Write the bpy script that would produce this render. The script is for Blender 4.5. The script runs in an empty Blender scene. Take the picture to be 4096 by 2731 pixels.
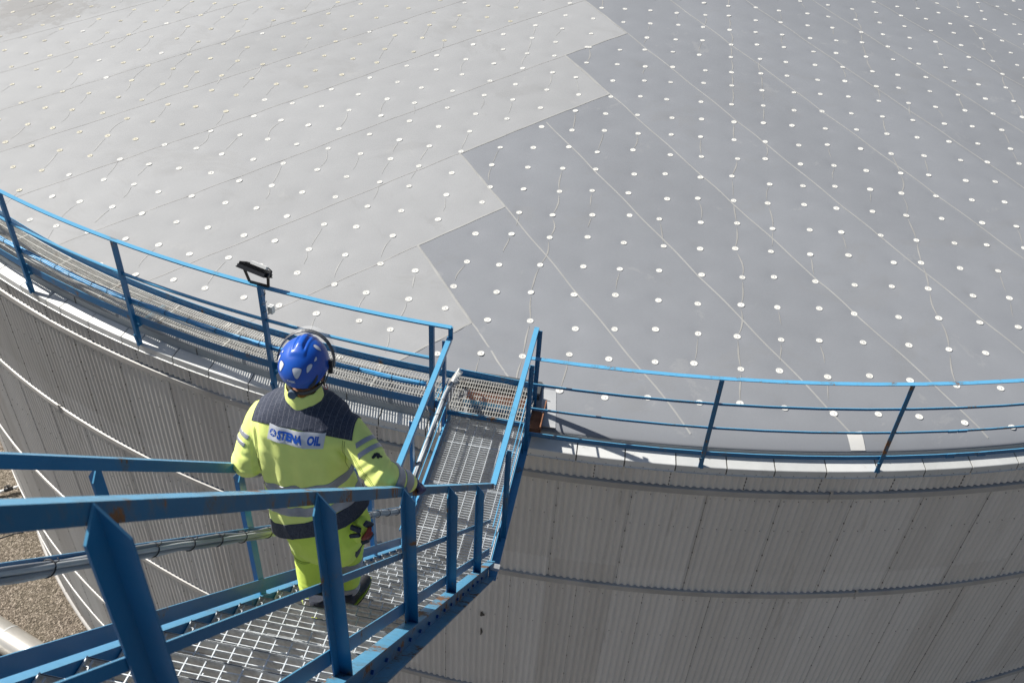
import bpy, bmesh, math, random
import numpy as np
from mathutils import Vector, Matrix, noise
from mathutils.bvhtree import BVHTree
random.seed(7); np.random.seed(7)
rad = math.radians
SC = bpy.context.scene
COL = SC.collection
Z0 = 18.2                                   # camera height above the ground
# ------------------------------------------------------------------ camera
TH, PH = 0.66312, 0.06275
_f = Vector((0, math.cos(TH), -math.sin(TH))); _r = Vector((1, 0, 0)); _u = _r.cross(_f)
r2 = math.cos(PH) * _r + math.sin(PH) * _u; u2 = -math.sin(PH) * _r + math.cos(PH) * _u
cd = bpy.data.cameras.new('camera'); cam = bpy.data.objects.new('camera', cd); COL.objects.link(cam)
M = Matrix((r2, u2, -_f)).transposed().to_4x4(); M.translation = (0, 0, Z0); cam.matrix_world = M
cd.sensor_width = 36; cd.lens = 31.72; cd.clip_start = 0.05; cd.clip_end = 3000
cd.dof.use_dof = True; cd.dof.focus_distance = 6.5; cd.dof.aperture_fstop = 6.3
SC.camera = cam
# ------------------------------------------------------------------ light
S_AZ, S_EL = -69.5, 44.0
w = bpy.data.worlds.new('World'); SC.world = w; w.use_nodes = True
nt = w.node_tree; bg = nt.nodes['Background']; sky = nt.nodes.new('ShaderNodeTexSky')
sky.sky_type = 'NISHITA'; sky.sun_disc = False; sky.sun_elevation = rad(S_EL); sky.sun_rotation = rad(S_AZ)
sky.air_density = 1.0; sky.dust_density = 1.5
nt.links.new(sky.outputs[0], bg.inputs[0]); bg.inputs[1].default_value = 0.057
sd = bpy.data.lights.new('sun', 'SUN'); sd.energy = 5.0; sd.angle = rad(0.5); sd.color = (1, .96, .89)
sun = bpy.data.objects.new('sun', sd); COL.objects.link(sun)
sdir = Vector((math.sin(rad(S_AZ)) * math.cos(rad(S_EL)), math.cos(rad(S_AZ)) * math.cos(rad(S_EL)), math.sin(rad(S_EL))))
sun.rotation_euler = sdir.to_track_quat('Z', 'Y').to_euler(); sun.location = (-20, 10, 45)
SC.view_settings.view_transform = 'Standard'; SC.view_settings.look = 'None'
SC.view_settings.exposure = 0.46; SC.view_settings.gamma = 1
# ------------------------------------------------------------------ frames
CX, CY, RR = 2.3792, 24.368, 17.087
A0 = rad(8.5); BD = Vector((math.sin(A0), math.cos(A0), 0)); BP = Vector((math.cos(A0), -math.sin(A0), 0))
def W(L, lat, z): return BD * L + BP * lat + Vector((0, 0, z + Z0))
def CYL(th, r, z): t = rad(th); return Vector((CX + r * math.sin(t), CY - r * math.cos(t), z + Z0))
TS = 1.035
def rail_z(L): return -5.92 + (5.45 - L) * TS
# ------------------------------------------------------------------ objects
def tag(o, label=None, cat=None, group=None, kind=None):
    if label: o['label'] = label
    if cat: o['category'] = cat
    if group: o['group'] = group
    if kind: o['kind'] = kind
    return o
def obj(name, bm, mat, parent=None, smooth=False, mesh=None):
    if mesh is None:
        me = bpy.data.meshes.new(name); bm.to_mesh(me); bm.free()
    else: me = mesh
    for m in (mat if isinstance(mat, (list, tuple)) else [mat]): me.materials.append(m)
    if smooth: me.polygons.foreach_set('use_smooth', [True] * len(me.polygons))
    o = bpy.data.objects.new(name, me); COL.objects.link(o)
    if parent is not None:
        o.parent = parent; o.matrix_parent_inverse = parent.matrix_world.inverted()
    return o
def empty(name, loc, rz=0):
    o = bpy.data.objects.new(name, None); COL.objects.link(o); o.empty_display_size = .1
    o.matrix_world = Matrix.Translation(loc) @ Matrix.Rotation(rz, 4, 'Z')
    return o
NB = bmesh.new
def box(bm, c, ax, ay, az, mi=0):
    """box with centre c and half-extent vectors"""
    vs = [bm.verts.new(c + ax * i + ay * j + az * k) for i in (-1, 1) for j in (-1, 1) for k in (-1, 1)]
    for f in ((0, 1, 3, 2), (4, 6, 7, 5), (0, 4, 5, 1), (2, 3, 7, 6), (0, 2, 6, 4), (1, 5, 7, 3)):
        fc = bm.faces.new([vs[i] for i in f]); fc.material_index = mi
def sweep(bm, pts, prof, closed_prof=True, mi=0, caps=True):
    """prof: function(i)->list of points of the section at point i, or constant offsets list of vectors"""
    rows = []
    for i, p in enumerate(pts):
        sec = prof(i) if callable(prof) else [p + o for o in prof]
        rows.append([bm.verts.new(s) for s in sec])
    n = len(rows[0])
    for a, b in zip(rows, rows[1:]):
        for k in range(n if closed_prof else n - 1):
            f = bm.faces.new((a[k], a[(k + 1) % n], b[(k + 1) % n], b[k])); f.material_index = mi
    if caps and closed_prof:
        f = bm.faces.new(rows[0][::-1]); f.material_index = mi
        f = bm.faces.new(rows[-1]); f.material_index = mi
def bar(bm, p0, p1, hw, hh, up=Vector((0, 0, 1)), mi=0):
    d = (p1 - p0); L = d.length; d = d / L; s = d.cross(up)
    if s.length < 1e-6: s = Vector((1, 0, 0))
    s.normalize(); u = s.cross(d)
    box(bm, (p0 + p1) / 2, d * L / 2, s * hw, u * hh, mi)
def tube(bm, pts, r, n=8, mi=0, caps=True):
    rows = []; prev = None
    for i, p in enumerate(pts):
        a = pts[max(i - 1, 0)]; b = pts[min(i + 1, len(pts) - 1)]; d = (b - a).normalized()
        if prev is None: s = d.orthogonal().normalized()
        else: s = (prev - d * prev.dot(d)).normalized()
        prev = s; t = d.cross(s); rr = r[i] if isinstance(r, (list, tuple)) else r
        rows.append([bm.verts.new(p + (s * math.cos(2 * math.pi * k / n) + t * math.sin(2 * math.pi * k / n)) * rr) for k in range(n)])
    for a, b in zip(rows, rows[1:]):
        for k in range(n):
            f = bm.faces.new((a[k], a[(k + 1) % n], b[(k + 1) % n], b[k])); f.material_index = mi; f.smooth = True
    if caps:
        bm.faces.new(rows[0][::-1]).material_index = mi; bm.faces.new(rows[-1]).material_index = mi
def arc(th0, th1, r, z, step=1.0):
    n = max(2, int(abs(th1 - th0) / step) + 1)
    return [CYL(th0 + (th1 - th0) * i / (n - 1), r, z) for i in range(n)]
def ring_sweep(bm, th0, th1, prof, step=1.0, mi=0, caps=True):
    """prof: list of (r,z) pairs; closed section"""
    n = max(2, int(abs(th1 - th0) / step) + 1)
    ths = [th0 + (th1 - th0) * i / (n - 1) for i in range(n)]
    sweep(bm, ths, lambda i: [CYL(ths[i], r, z) for r, z in prof], mi=mi, caps=caps)
def prism(bm, sec0, sec1, mi=0):
    sweep(bm, [0, 1], lambda i: sec0 if i == 0 else sec1, mi=mi)
# ------------------------------------------------------------------ materials
def newmat(name):
    m = bpy.data.materials.new(name); m.use_nodes = True; n = m.node_tree
    return m, n, n.nodes['Principled BSDF']
def nd(n, t, **k):
    x = n.nodes.new('ShaderNode' + t)
    for a, b in k.items():
        if a.startswith('i_'):
            key = a[2:]; key = int(key) if key.isdigit() else key
            x.inputs[key].default_value = b
        else: setattr(x, a, b)
    return x
def math_(n, op, a, b=None, c=None):
    x = n.nodes.new('ShaderNodeMath'); x.operation = op
    for i, v in enumerate((a, b, c)):
        if v is None: continue
        if isinstance(v, (int, float)): x.inputs[i].default_value = v
        else: n.links.new(v, x.inputs[i])
    return x.outputs[0]
def ramp(n, fac, stops):
    x = n.nodes.new('ShaderNodeValToRGB'); n.links.new(fac, x.inputs[0]); e = x.color_ramp.elements
    while len(e) < len(stops): e.new(.5)
    for el, (p, c) in zip(e, stops): el.position = p; el.color = (*c, 1) if len(c) == 3 else c
    return x.outputs[0]
def mix(n, fac, a, b, mode='MIX'):
    x = n.nodes.new('ShaderNodeMix'); x.data_type = 'RGBA'; x.blend_type = mode
    for i, v in ((0, fac), (6, a), (7, b)):
        if isinstance(v, (int, float)): x.inputs[i].default_value = v
        elif isinstance(v, tuple): x.inputs[i].default_value = (*v, 1) if len(v) == 3 else v
        else: n.links.new(v, x.inputs[i])
    return x.outputs[2]
def noise_(n, scale, detail=4, rough=.55, vec=None, dist=0):
    x = n.nodes.new('ShaderNodeTexNoise'); x.inputs['Scale'].default_value = scale; x.inputs['Detail'].default_value = detail
    x.inputs['Roughness'].default_value = rough; x.inputs['Distortion'].default_value = dist
    if vec is not None: n.links.new(vec, x.inputs['Vector'])
    return x.outputs[0]
def coord(n): return n.nodes.new('ShaderNodeTexCoord').outputs['Object']
def geo_pos(n): return n.nodes.new('ShaderNodeNewGeometry').outputs['Position']
def scaled(n, vec, s):
    x = n.nodes.new('ShaderNodeMapping'); n.links.new(vec, x.inputs[0]); x.inputs[3].default_value = s; return x.outputs[0]
def bump(n, bs, h, strength=.3, dist=.01):
    b = n.nodes.new('ShaderNodeBump'); n.links.new(h, b.inputs['Height']); b.inputs['Strength'].default_value = strength
    b.inputs['Distance'].default_value = dist; n.links.new(b.outputs[0], bs.inputs['Normal']); return b
def simple(name, col, rough=.5, metal=0, var=.12, scale=8, bmp=0, bscale=60, spec=.5):
    m, n, b = newmat(name); p = geo_pos(n); f = noise_(n, scale, 5, .6, p)
    lo = tuple(c * (1 - var) for c in col); hi = tuple(min(1, c * (1 + var)) for c in col)
    n.links.new(ramp(n, f, [(.3, lo), (.7, hi)]), b.inputs['Base Color'])
    b.inputs['Roughness'].default_value = rough; b.inputs['Metallic'].default_value = metal; b.inputs['Specular IOR Level'].default_value = spec
    if bmp: bump(n, b, noise_(n, bscale, 3, .6, p), bmp, .004)
    return m
def paint(name, col, rust=.62, rough=.33, rust_scale=5.0, dirt=.55):
    m, n, b = newmat(name); p = geo_pos(n)
    v = noise_(n, 1.7, 3, .5, p); f = noise_(n, 26, 5, .6, p)
    base = ramp(n, v, [(.3, tuple(c * .86 for c in col)), (.7, tuple(min(1, c * 1.1) for c in col))])
    base = mix(n, math_(n, 'MULTIPLY', f, .10), base, (.20, .36, .48))
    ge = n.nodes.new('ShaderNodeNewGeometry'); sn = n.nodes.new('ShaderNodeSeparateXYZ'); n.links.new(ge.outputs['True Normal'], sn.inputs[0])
    upf = math_(n, 'MULTIPLY', math_(n, 'GREATER_THAN', sn.outputs[2], .5), math_(n, 'ADD', .62, math_(n, 'MULTIPLY', f, .35)))   # sunlit sheen of upward faces, painted into the base colour
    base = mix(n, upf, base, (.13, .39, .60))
    big = noise_(n, rust_scale, 3, .5, p); fine = noise_(n, rust_scale * 9, 6, .75, scaled(n, p, (1, 1, .45)))
    mm = math_(n, 'ADD', math_(n, 'MULTIPLY', big, .62), math_(n, 'MULTIPLY', fine, .38))
    rf = ramp(n, mm, [(rust, (0, 0, 0)), (rust + .035, (1, 1, 1))])
    halo = ramp(n, mm, [(rust - .07, (0, 0, 0)), (rust + .02, (.5, .5, .5))])
    c1 = mix(n, halo, base, (.12, .13, .10))
    rc = ramp(n, fine, [(.35, (.06, .035, .018)), (.65, (.24, .115, .05))])
    n.links.new(mix(n, rf, c1, rc), b.inputs['Base Color'])
    rr = mix(n, rf, (rough,) * 3, (.85,) * 3); n.links.new(rr, b.inputs['Roughness'])
    b.inputs['Specular IOR Level'].default_value = .4; b.inputs['Coat Weight'].default_value = .08; b.inputs['Coat Roughness'].default_value = .22; b.inputs['Coat IOR'].default_value = 1.6
    bump(n, b, math_(n, 'ADD', math_(n, 'MULTIPLY', f, .4), mm), .25, .003)
    return m
BLUE = (.001, .125, .315)
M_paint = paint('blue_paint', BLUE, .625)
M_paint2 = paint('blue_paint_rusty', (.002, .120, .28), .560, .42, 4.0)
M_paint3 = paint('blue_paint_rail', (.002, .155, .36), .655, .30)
def galv(name, col=(.42, .44, .45), rough=.42, metal=.55, rust=.70):
    m, n, b = newmat(name); p = geo_pos(n)
    v = n.nodes.new('ShaderNodeTexVoronoi'); v.inputs['Scale'].default_value = 45; n.links.new(p, v.inputs[0])
    f = noise_(n, 9, 5, .6, p); s = math_(n, 'ADD', math_(n, 'MULTIPLY', v.outputs['Distance'], .5), math_(n, 'MULTIPLY', f, .7))
    base = ramp(n, s, [(.25, tuple(c * .72 for c in col)), (.8, tuple(min(1, c * 1.2) for c in col))])
    g = noise_(n, 6.5, 6, .7, p); rf = ramp(n, g, [(rust - .07, (0, 0, 0)), (rust + .03, (.8, .8, .8))])
    n.links.new(mix(n, rf, base, (.22, .12, .06)), b.inputs['Base Color'])
    b.inputs['Metallic'].default_value = metal; b.inputs['Roughness'].default_value = rough
    bump(n, b, f, .15, .002)
    return m
M_galv = galv('galvanised_steel'); M_tread = galv('galvanised_tread', (.56, .59, .61), .45, .25, .70)
M_walk = galv('galvanised_walkway', (.60, .59, .55), .5, .2, .67)
M_cable = simple('pale_cable', (.42, .44, .45), .45, 0, .12, 5)
M_cable2 = simple('blue_cable', (.06, .32, .62), .4, 0, .35, 9)
M_white = simple('white_plastic', (.75, .75, .72), .4, 0, .05, 8)
M_black = simple('black_plastic', (.018, .018, .02), .42, 0, .3, 20)
M_tie = simple('black_tie', (.012, .012, .015), .5, 0, .1)
M_rust = simple('rusty_steel', (.26, .115, .06), .85, 0, .45, 7, .4)
M_brown = simple('brown_primer', (.40, .17, .11), .7, 0, .15, 6)
M_dark = simple('dark_gap', (.05, .055, .06), .8, 0, .4, 5)
M_screw = simple('screw', (.16, .15, .14), .5, .3, .2)
# strip directions of the membrane
aL, aR = rad(49.3), rad(-29.5)
nLx, nLy = math.cos(aL), -math.sin(aL); nRx, nRy = math.cos(aR), -math.sin(aR)
STAIR = [(-7.3, 4.06), (-9.03, 5.57), (-10.6, 8.73), (-12.15, 10.3), (-13.77, 11.95), (-15.3, 13.55), (-16.8, 15.1)]
def membrane():
    m, n, b = newmat('grey_membrane'); p = geo_pos(n); sp = n.nodes.new('ShaderNodeSeparateXYZ'); n.links.new(p, sp.inputs[0])
    x, y = sp.outputs[0], sp.outputs[1]
    sL = math_(n, 'ADD', math_(n, 'MULTIPLY', x, nLx), math_(n, 'MULTIPLY', y, nLy))
    sR = math_(n, 'ADD', math_(n, 'MULTIPLY', x, nRx), math_(n, 'MULTIPLY', y, nRy))
    thr = 2.4; prev = 2.4
    for s, t in STAIR:
        step = math_(n, 'MULTIPLY', math_(n, 'LESS_THAN', sL, s), t - prev); prev = t
        thr = math_(n, 'ADD', step, thr)
    right = math_(n, 'GREATER_THAN', sR, thr)
    # each sheet has a slightly different grey
    def sheet(s, off):
        fl = math_(n, 'FLOOR', math_(n, 'DIVIDE', math_(n, 'ADD', s, off), 1.57))
        wn = n.nodes.new('ShaderNodeTexWhiteNoise'); wn.noise_dimensions = '1D'; n.links.new(fl, wn.inputs['W']); return wn.outputs[0]
    big = noise_(n, .35, 4, .6, p); med = noise_(n, 2.2, 6, .65, p); fine = noise_(n, 60, 3, .7, p)
    base = mix(n, right, (.314, .319, .324), (.222, .232, .250))
    sh = mix(n, right, sheet(sL, 7.46 + 15.7), sheet(sR, -4.06 + 15.7))
    k = math_(n, 'ADD', math_(n, 'MULTIPLY', math_(n, 'SUBTRACT', big, .5), .22), math_(n, 'MULTIPLY', math_(n, 'SUBTRACT', med, .5), .12))
    k = math_(n, 'ADD', k, math_(n, 'MULTIPLY', math_(n, 'SUBTRACT', fine, .5), .10))
    k = math_(n, 'ADD', k, math_(n, 'MULTIPLY', math_(n, 'SUBTRACT', sh, .5), .07))
    k = math_(n, 'ADD', k, 1.0)
    st = noise_(n, .55, 7, .72, p, .6); col = mix(n, 1.0, base, k, 'MULTIPLY')
    col = mix(n, ramp(n, st, [(.56, (0, 0, 0)), (.60, (.12, .12, .12)), (.72, (.18, .18, .18))]), col, (.20, .195, .185))   # dried puddle marks
    vd = n.nodes.new('ShaderNodeVectorMath'); vd.operation = 'DISTANCE'; n.links.new(p, vd.inputs[0]); vd.inputs[1].default_value = (-10.9, 19.2, 11.4)
    pm = math_(n, 'ADD', math_(n, 'MULTIPLY', vd.outputs['Value'], -.42), math_(n, 'ADD', math_(n, 'MULTIPLY', noise_(n, 2.4, 7, .75, p), 1.6), .05))
    col = mix(n, ramp(n, pm, [(.20, (0, 0, 0)), (.30, (.65, .65, .65)), (.48, (.25, .25, .25)), (.60, (.70, .70, .70))]), col, (.22, .215, .21))
    dry = noise_(n, 1.3, 7, .75, p, .4); col = mix(n, ramp(n, dry, [(.62, (0, 0, 0)), (.66, (.10, .10, .10))]), col, (.48, .47, .44))
    n.links.new(col, b.inputs['Base Color'])
    b.inputs['Roughness'].default_value = .62; b.inputs['Specular IOR Level'].default_value = .35
    bump(n, b, math_(n, 'ADD', math_(n, 'MULTIPLY', fine, .25), math_(n, 'MULTIPLY', med, 1.0)), .10, .010)
    return m
M_mem = membrane()
M_crease = simple('membrane_crease', (.31, .305, .29), .6, 0, .15, 3)
M_creaseL = simple('membrane_crease_pale', (.37, .37, .36), .6, 0, .1, 3)
M_seamD = simple('membrane_seam_dark', (.35, .345, .335), .65, 0, .15, 3)
M_seamL = simple('membrane_seam_light', (.33, .33, .32), .62, 0, .12, 3)
M_patch = simple('membrane_patch', (.60, .59, .56), .6, 0, .06, 3)
M_patch2 = simple('membrane_patch_grey', (.40, .41, .42), .6, 0, .06, 3)
M_disc = simple('fastening_disc', (.68, .67, .63), .5, 0, .10, 1.3)
M_discT = simple('fastening_disc_tan', (.52, .49, .39), .55, 0, .15, 1.3)
def wallmat():
    m, n, b = newmat('corrugated_sheet'); p = geo_pos(n); sp = n.nodes.new('ShaderNodeSeparateXYZ'); n.links.new(p, sp.inputs[0])
    dx = math_(n, 'SUBTRACT', sp.outputs[0], CX); dy = math_(n, 'SUBTRACT', sp.outputs[1], CY)
    th = math_(n, 'ARCTAN2', dx, math_(n, 'MULTIPLY', dy, -1))
    cmb = n.nodes.new('ShaderNodeCombineXYZ'); n.links.new(math_(n, 'MULTIPLY', th, 17), cmb.inputs[0]); n.links.new(sp.outputs[2], cmb.inputs[2])
    v = scaled(n, cmb.outputs[0], (1, 1, .05)); s1 = noise_(n, 2.0, 4, .6, v); s2 = noise_(n, 11, 4, .6, v); bl = noise_(n, 3, 5, .6, cmb.outputs[0])
    # per sheet tint
    fl = math_(n, 'FLOOR', math_(n, 'DIVIDE', th, rad(2.917))); zz = math_(n, 'FLOOR', math_(n, 'DIVIDE', sp.outputs[2], 3.0))
    wn = n.nodes.new('ShaderNodeTexWhiteNoise'); wn.noise_dimensions = '2D'; c2 = n.nodes.new('ShaderNodeCombineXYZ')
    n.links.new(fl, c2.inputs[0]); n.links.new(zz, c2.inputs[1]); n.links.new(c2.outputs[0], wn.inputs['Vector'])
    k = math_(n, 'ADD', math_(n, 'MULTIPLY', s1, .5), math_(n, 'MULTIPLY', s2, .3)); k = math_(n, 'ADD', k, math_(n, 'MULTIPLY', bl, .1))
    k = math_(n, 'ADD', k, math_(n, 'MULTIPLY', wn.outputs[0], .30))
    col = ramp(n, k, [(.25, (.41, .39, .365)), (.50, (.545, .53, .505)), (.80, (.64, .63, .61))])
    # dark dirt drips with a shape of their own
    d = noise_(n, 4.2, 5, .7, scaled(n, cmb.outputs[0], (1, 1, .10)))
    col = mix(n, ramp(n, d, [(.60, (0, 0, 0)), (.74, (.5, .5, .5))]), col, (.14, .12, .095))
    n.links.new(col, b.inputs['Base Color']); b.inputs['Roughness'].default_value = .5; b.inputs['Metallic'].default_value = .05
    bump(n, b, bl, .1, .003)
    return m
M_wall = wallmat()
M_band = simple('flashing_band', (.38, .37, .355), .5, .05, .15, 2.0)
M_cope, n, b = newmat('white_coping'); p = geo_pos(n); oi = n.nodes.new('ShaderNodeObjectInfo')
kk_ = math_(n, 'ADD', math_(n, 'MULTIPLY', noise_(n, 2.2, 6, .65, p), .7), math_(n, 'MULTIPLY', oi.outputs['Random'], .35))
n.links.new(mix(n, ramp(n, noise_(n, 5, 7, .75, scaled(n, p, (1, 1, .3))), [(.60, (0, 0, 0)), (.72, (.55, .55, .55))]), ramp(n, kk_, [(.25, (.46, .47, .46)), (.75, (.66, .665, .655))]), (.24, .21, .17)), b.inputs['Base Color']); b.inputs['Roughness'].default_value = .45
bump(n, b, noise_(n, 6, 4, .6, p), .15, .004)
M_up = simple('grey_upstand', (.30, .33, .35), .55, .1, .12, 1.4)
M_seam = simple('dark_sealant', (.085, .08, .072), .8, 0, .4, 6)
# ================================================================== ground
def gravel():
    m, n, b = newmat('gravel'); p = geo_pos(n)
    v = n.nodes.new('ShaderNodeTexVoronoi'); v.inputs['Scale'].default_value = 24; n.links.new(p, v.inputs[0])
    v2 = n.nodes.new('ShaderNodeTexVoronoi'); v2.inputs['Scale'].default_value = 55; n.links.new(p, v2.inputs[0])
    s = n.nodes.new('ShaderNodeSeparateColor'); n.links.new(v.outputs['Color'], s.inputs[0])
    s2 = n.nodes.new('ShaderNodeSeparateColor'); n.links.new(v2.outputs['Color'], s2.inputs[0])
    k = math_(n, 'ADD', math_(n, 'MULTIPLY', s.outputs[0], .65), math_(n, 'MULTIPLY', s2.outputs[1], .35))
    c = ramp(n, k, [(.1, (.06, .048, .036)), (.4, (.16, .130, .100)), (.65, (.26, .215, .17)), (.92, (.50, .43, .36))])
    big = noise_(n, .8, 5, .6, p); c = mix(n, ramp(n, big, [(.38, (0, 0, 0)), (.7, (.4, .4, .4))]), c, (.15, .135, .085))
    n.links.new(c, b.inputs['Base Color']); b.inputs['Roughness'].default_value = .95
    bump(n, b, math_(n, 'ADD', v.outputs['Distance'], math_(n, 'MULTIPLY', v2.outputs['Distance'], .5)), .9, .05)
    return m
bm = NB(); S = 600
vs = [bm.verts.new((x, y, 0)) for x, y in ((-S, -S), (S, -S), (S, S), (-S, S))]; bm.faces.new(vs)
tag(obj('ground', bm, gravel()), kind='structure')
# ================================================================== storage tank
tank = tag(empty('storage_tank', (CX, CY, 0)), 'huge round tank with grey buttoned membrane roof and corrugated metal wall', 'storage tank')
RISE = 1.8; ZE = -7.08; RE = RR - .15
def roof_z(r): return ZE + RISE * (1 - r / RR)
def latt(o, a, b, i, j): return (o[0] + a[0] * i + b[0] * j, o[1] + a[1] * i + b[1] * j)
LR = ((1.279, 9.224), (.5345, .001), (.0705, .593)); LL = ((-1.574, 12.715), (.587, .462), (.070, .600))
def is_right(x, y):
    sL = x * nLx + y * nLy; sR = x * nRx + y * nRy; t = 2.4
    for s, tt in STAIR:
        if sL < s: t = tt
    return sR > t
def is_right_np(x, y):
    sL = x * nLx + y * nLy; sR = x * nRx + y * nRy; t = np.full_like(x, 2.4)
    for s, tt in STAIR: t = np.where(sL < s, tt, t)
    return sR > t
rng = np.random.default_rng(3)
buttons = []
for right, (o, a, b) in ((True, LR), (False, LL)):
    for i in range(-60, 60):
        for j in range(-60, 60):
            x, y = latt(o, a, b, i, j); x += rng.normal(0, .028); y += rng.normal(0, .028)
            r = math.hypot(x - CX, y - CY)
            if r > RR - .34 or y > 33: continue
            if is_right(x, y) != right: continue
            buttons.append((x, y, right, i, j))
# drop near duplicates on the zigzag
keep = []
for bt in buttons:
    if all((bt[0] - k[0]) ** 2 + (bt[1] - k[1]) ** 2 > .30 ** 2 for k in keep[-400:] if k[2] != bt[2]) : keep.append(bt)
buttons = keep
BX = np.array([[b[0], b[1]] for b in buttons])
# roof mesh: polar grid, fine where the photo looks
def roof_grid():
    rs = np.concatenate([np.linspace(.0, 6, 50)[1:], np.linspace(6, RE - .03, 170)[1:], [RE - .008, RE, RE]])
    th = np.concatenate([np.linspace(-180, -75, 60)[:-1], np.linspace(-75, 45, 1000)[:-1], np.linspace(45, 180, 80)[:-1]])
    T, Rg = np.meshgrid(np.radians(th), rs); X = CX + Rg * np.sin(T); Y = CY - Rg * np.cos(T)
    Z = ZE + RISE * (1 - Rg / RR) - .085 * np.exp(-np.abs(RE - Rg) / .20)
    P = np.stack([X.ravel(), Y.ravel()], 1)
    # nearest button distance using buckets
    cell = {}
    for k, (bx, by) in enumerate(BX): cell.setdefault((int(bx // .8), int(by // .8)), []).append(k)
    D = np.full(len(P), 9.0); V1 = np.zeros(len(P))
    ci = np.floor(P / .8).astype(int)
    order = {}
    for k, c in enumerate(map(tuple, ci)): order.setdefault(c, []).append(k)
    for c, idx in order.items():
        cand = [k for dx in (-1, 0, 1) for dy in (-1, 0, 1) for k in cell.get((c[0] + dx, c[1] + dy), [])]
        if not cand: continue
        d = P[idx][:, None, :] - BX[cand][None]; dd = np.sqrt((d ** 2).sum(2)); D[idx] = dd.min(1)
    Zr = Z.ravel(); dimple = -.007 * np.exp(-(D / .09) ** 2) - .003 * np.exp(-(D / .25) ** 2)
    nz = np.array([noise.noise(Vector((x * .9, y * .9, 0))) for x, y in P]) * .007
    nz += np.array([noise.noise(Vector((x * .55 + y * .35, y * 3.0 - x * 1.2, 5))) for x, y in P]) * .0022
    edge = np.clip((RE - Rg.ravel()) / .5, 0, 1); Zr = Zr + (dimple + nz) * edge
    Zr = Zr.reshape(Z.shape)
    Zr[-2] = ZE - .074; Zr[-1] = ZE - .105
    # puckers near the opening at the platform
    F = (np.hypot(X + .35, (Y - 8.75) * 1.3) < 1.0); ang = (X + .9) * 9 + (Y - 8.6) * 22
    Zr += np.where(F, .012 * np.sin(ang) * np.clip(1 - np.hypot(X + .35, (Y - 8.75) * 1.3), 0, 1), 0)
    nr, ntn = X.shape; verts = np.stack([X.ravel() - CX, Y.ravel() - CY, Zr.ravel() + Z0], 1)
    verts = np.vstack([verts, [[0, 0, ZE + RISE + Z0]]]); apex = nr * ntn
    i = np.arange(nr - 1)[:, None]; j = np.arange(ntn)[None]; jn = (j + 1) % ntn
    q = np.stack([(i * ntn + j), (i + 1) * ntn + j, (i + 1) * ntn + jn, i * ntn + jn], -1).reshape(-1, 4)
    faces = q.tolist() + [[apex, k, (k + 1) % ntn] for k in range(ntn)]
    me = bpy.data.meshes.new('roof_membrane'); me.from_pydata(verts.tolist(), [], faces); me.update()
    return me
me = roof_grid(); me.polygons.foreach_set('use_smooth', [True] * len(me.polygons)); me.materials.append(M_mem)
roof = bpy.data.objects.new('roof_membrane', me); COL.objects.link(roof); roof.parent = tank
RB = BVHTree.FromPolygons([v.co.copy() for v in me.vertices], [p.vertices[:] for p in me.polygons])
def on_roof(x, y, off=.004):
    h = RB.ray_cast(Vector((x - CX, y - CY, 50)), Vector((0, 0, -1)))
    z = h[0].z if h[0] is not None else roof_z(math.hypot(x - CX, y - CY)) + Z0
    return Vector((x, y, z + off))
def ribbon(bm, pts, wd, off=.004, taper=False, h=0, mi=0):
    """thin strip lying on the roof following plan points"""
    n = len(pts); rows = []
    for i, (x, y) in enumerate(pts):
        a = pts[max(i - 1, 0)]; b = pts[min(i + 1, n - 1)]; d = Vector((b[0] - a[0], b[1] - a[1])).normalized(); s = Vector((-d.y, d.x))
        t = wd if not taper else wd * max(.06, math.sin(math.pi * min(1, (i + .15) / (n - .7))))
        p0 = on_roof(x + s.x * t / 2, y + s.y * t / 2, off); p1 = on_roof(x - s.x * t / 2, y - s.y * t / 2, off); pm = on_roof(x, y, off + h)
        rows.append([bm.verts.new(p0), bm.verts.new(pm), bm.verts.new(p1)])
    for a, b in zip(rows, rows[1:]):
        for k in (0, 1):
            f = bm.faces.new((a[k], a[k + 1], b[k + 1], b[k])); f.smooth = True; f.material_index = mi
def in_tank(x, y, m=.2): return math.hypot(x - CX, y - CY) < RR - m
# sheet seams
bm = NB()
uL = (math.sin(aL), math.cos(aL)); uR = (math.sin(aR), math.cos(aR))
for k, s in enumerate([-2.6, -4.15, -5.72, -7.3, -9.03, -10.6, -12.15, -13.77, -15.3, -16.8, -18.4, -19.9, -21.5, -23.1]):
    run = []
    for q in range(0, 260):
        t = -8 + q * .15; x = nLx * s + uL[0] * t; y = nLy * s + uL[1] * t
        ok = in_tank(x, y) and not is_right(x - nLx * .03, y - nLy * .03) and y < 30
        if ok:
            wv = .006 * math.sin(q * .9 + k) ; run.append((x + nLx * wv, y + nLy * wv))
        if (not ok or q == 259) and run:
            if len(run) > 2: ribbon(bm, run, .014, .0025, mi=0, h=.001)
            run = []
for k, s in enumerate([2.49, 4.06, 5.57, 7.27, 8.75, 10.3, 11.97, 13.57, 15.1, 16.7, 18.3, 19.9, 21.5, 23.1]):
    run = []
    for q in range(0, 260):
        t = 0 + q * .15; x = nRx * s + uR[0] * t; y = nRy * s + uR[1] * t
        ok = in_tank(x, y) and is_right(x + nRx * .05, y + nRy * .05) and y < 30
        if ok:
            wv = .008 * math.sin(q * .7 + k * 2); run.append((x + nRx * wv, y + nRy * wv))
        if (not ok or q == 259) and run:
            if len(run) > 2: ribbon(bm, run, .022, .0025, mi=1, h=.001)
            run = []
zz = []; pr_ = 2.4; ps_ = -5.0
for s_, t_ in STAIR: zz += [(ps_, pr_), (s_, pr_)]; ps_, pr_ = s_, t_
det = nLx * nRy - nLy * nRx; zz = [((a * nRy - b_ * nLy) / det, (nLx * b_ - nRx * a) / det) for a, b_ in zz]; run = []
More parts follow.
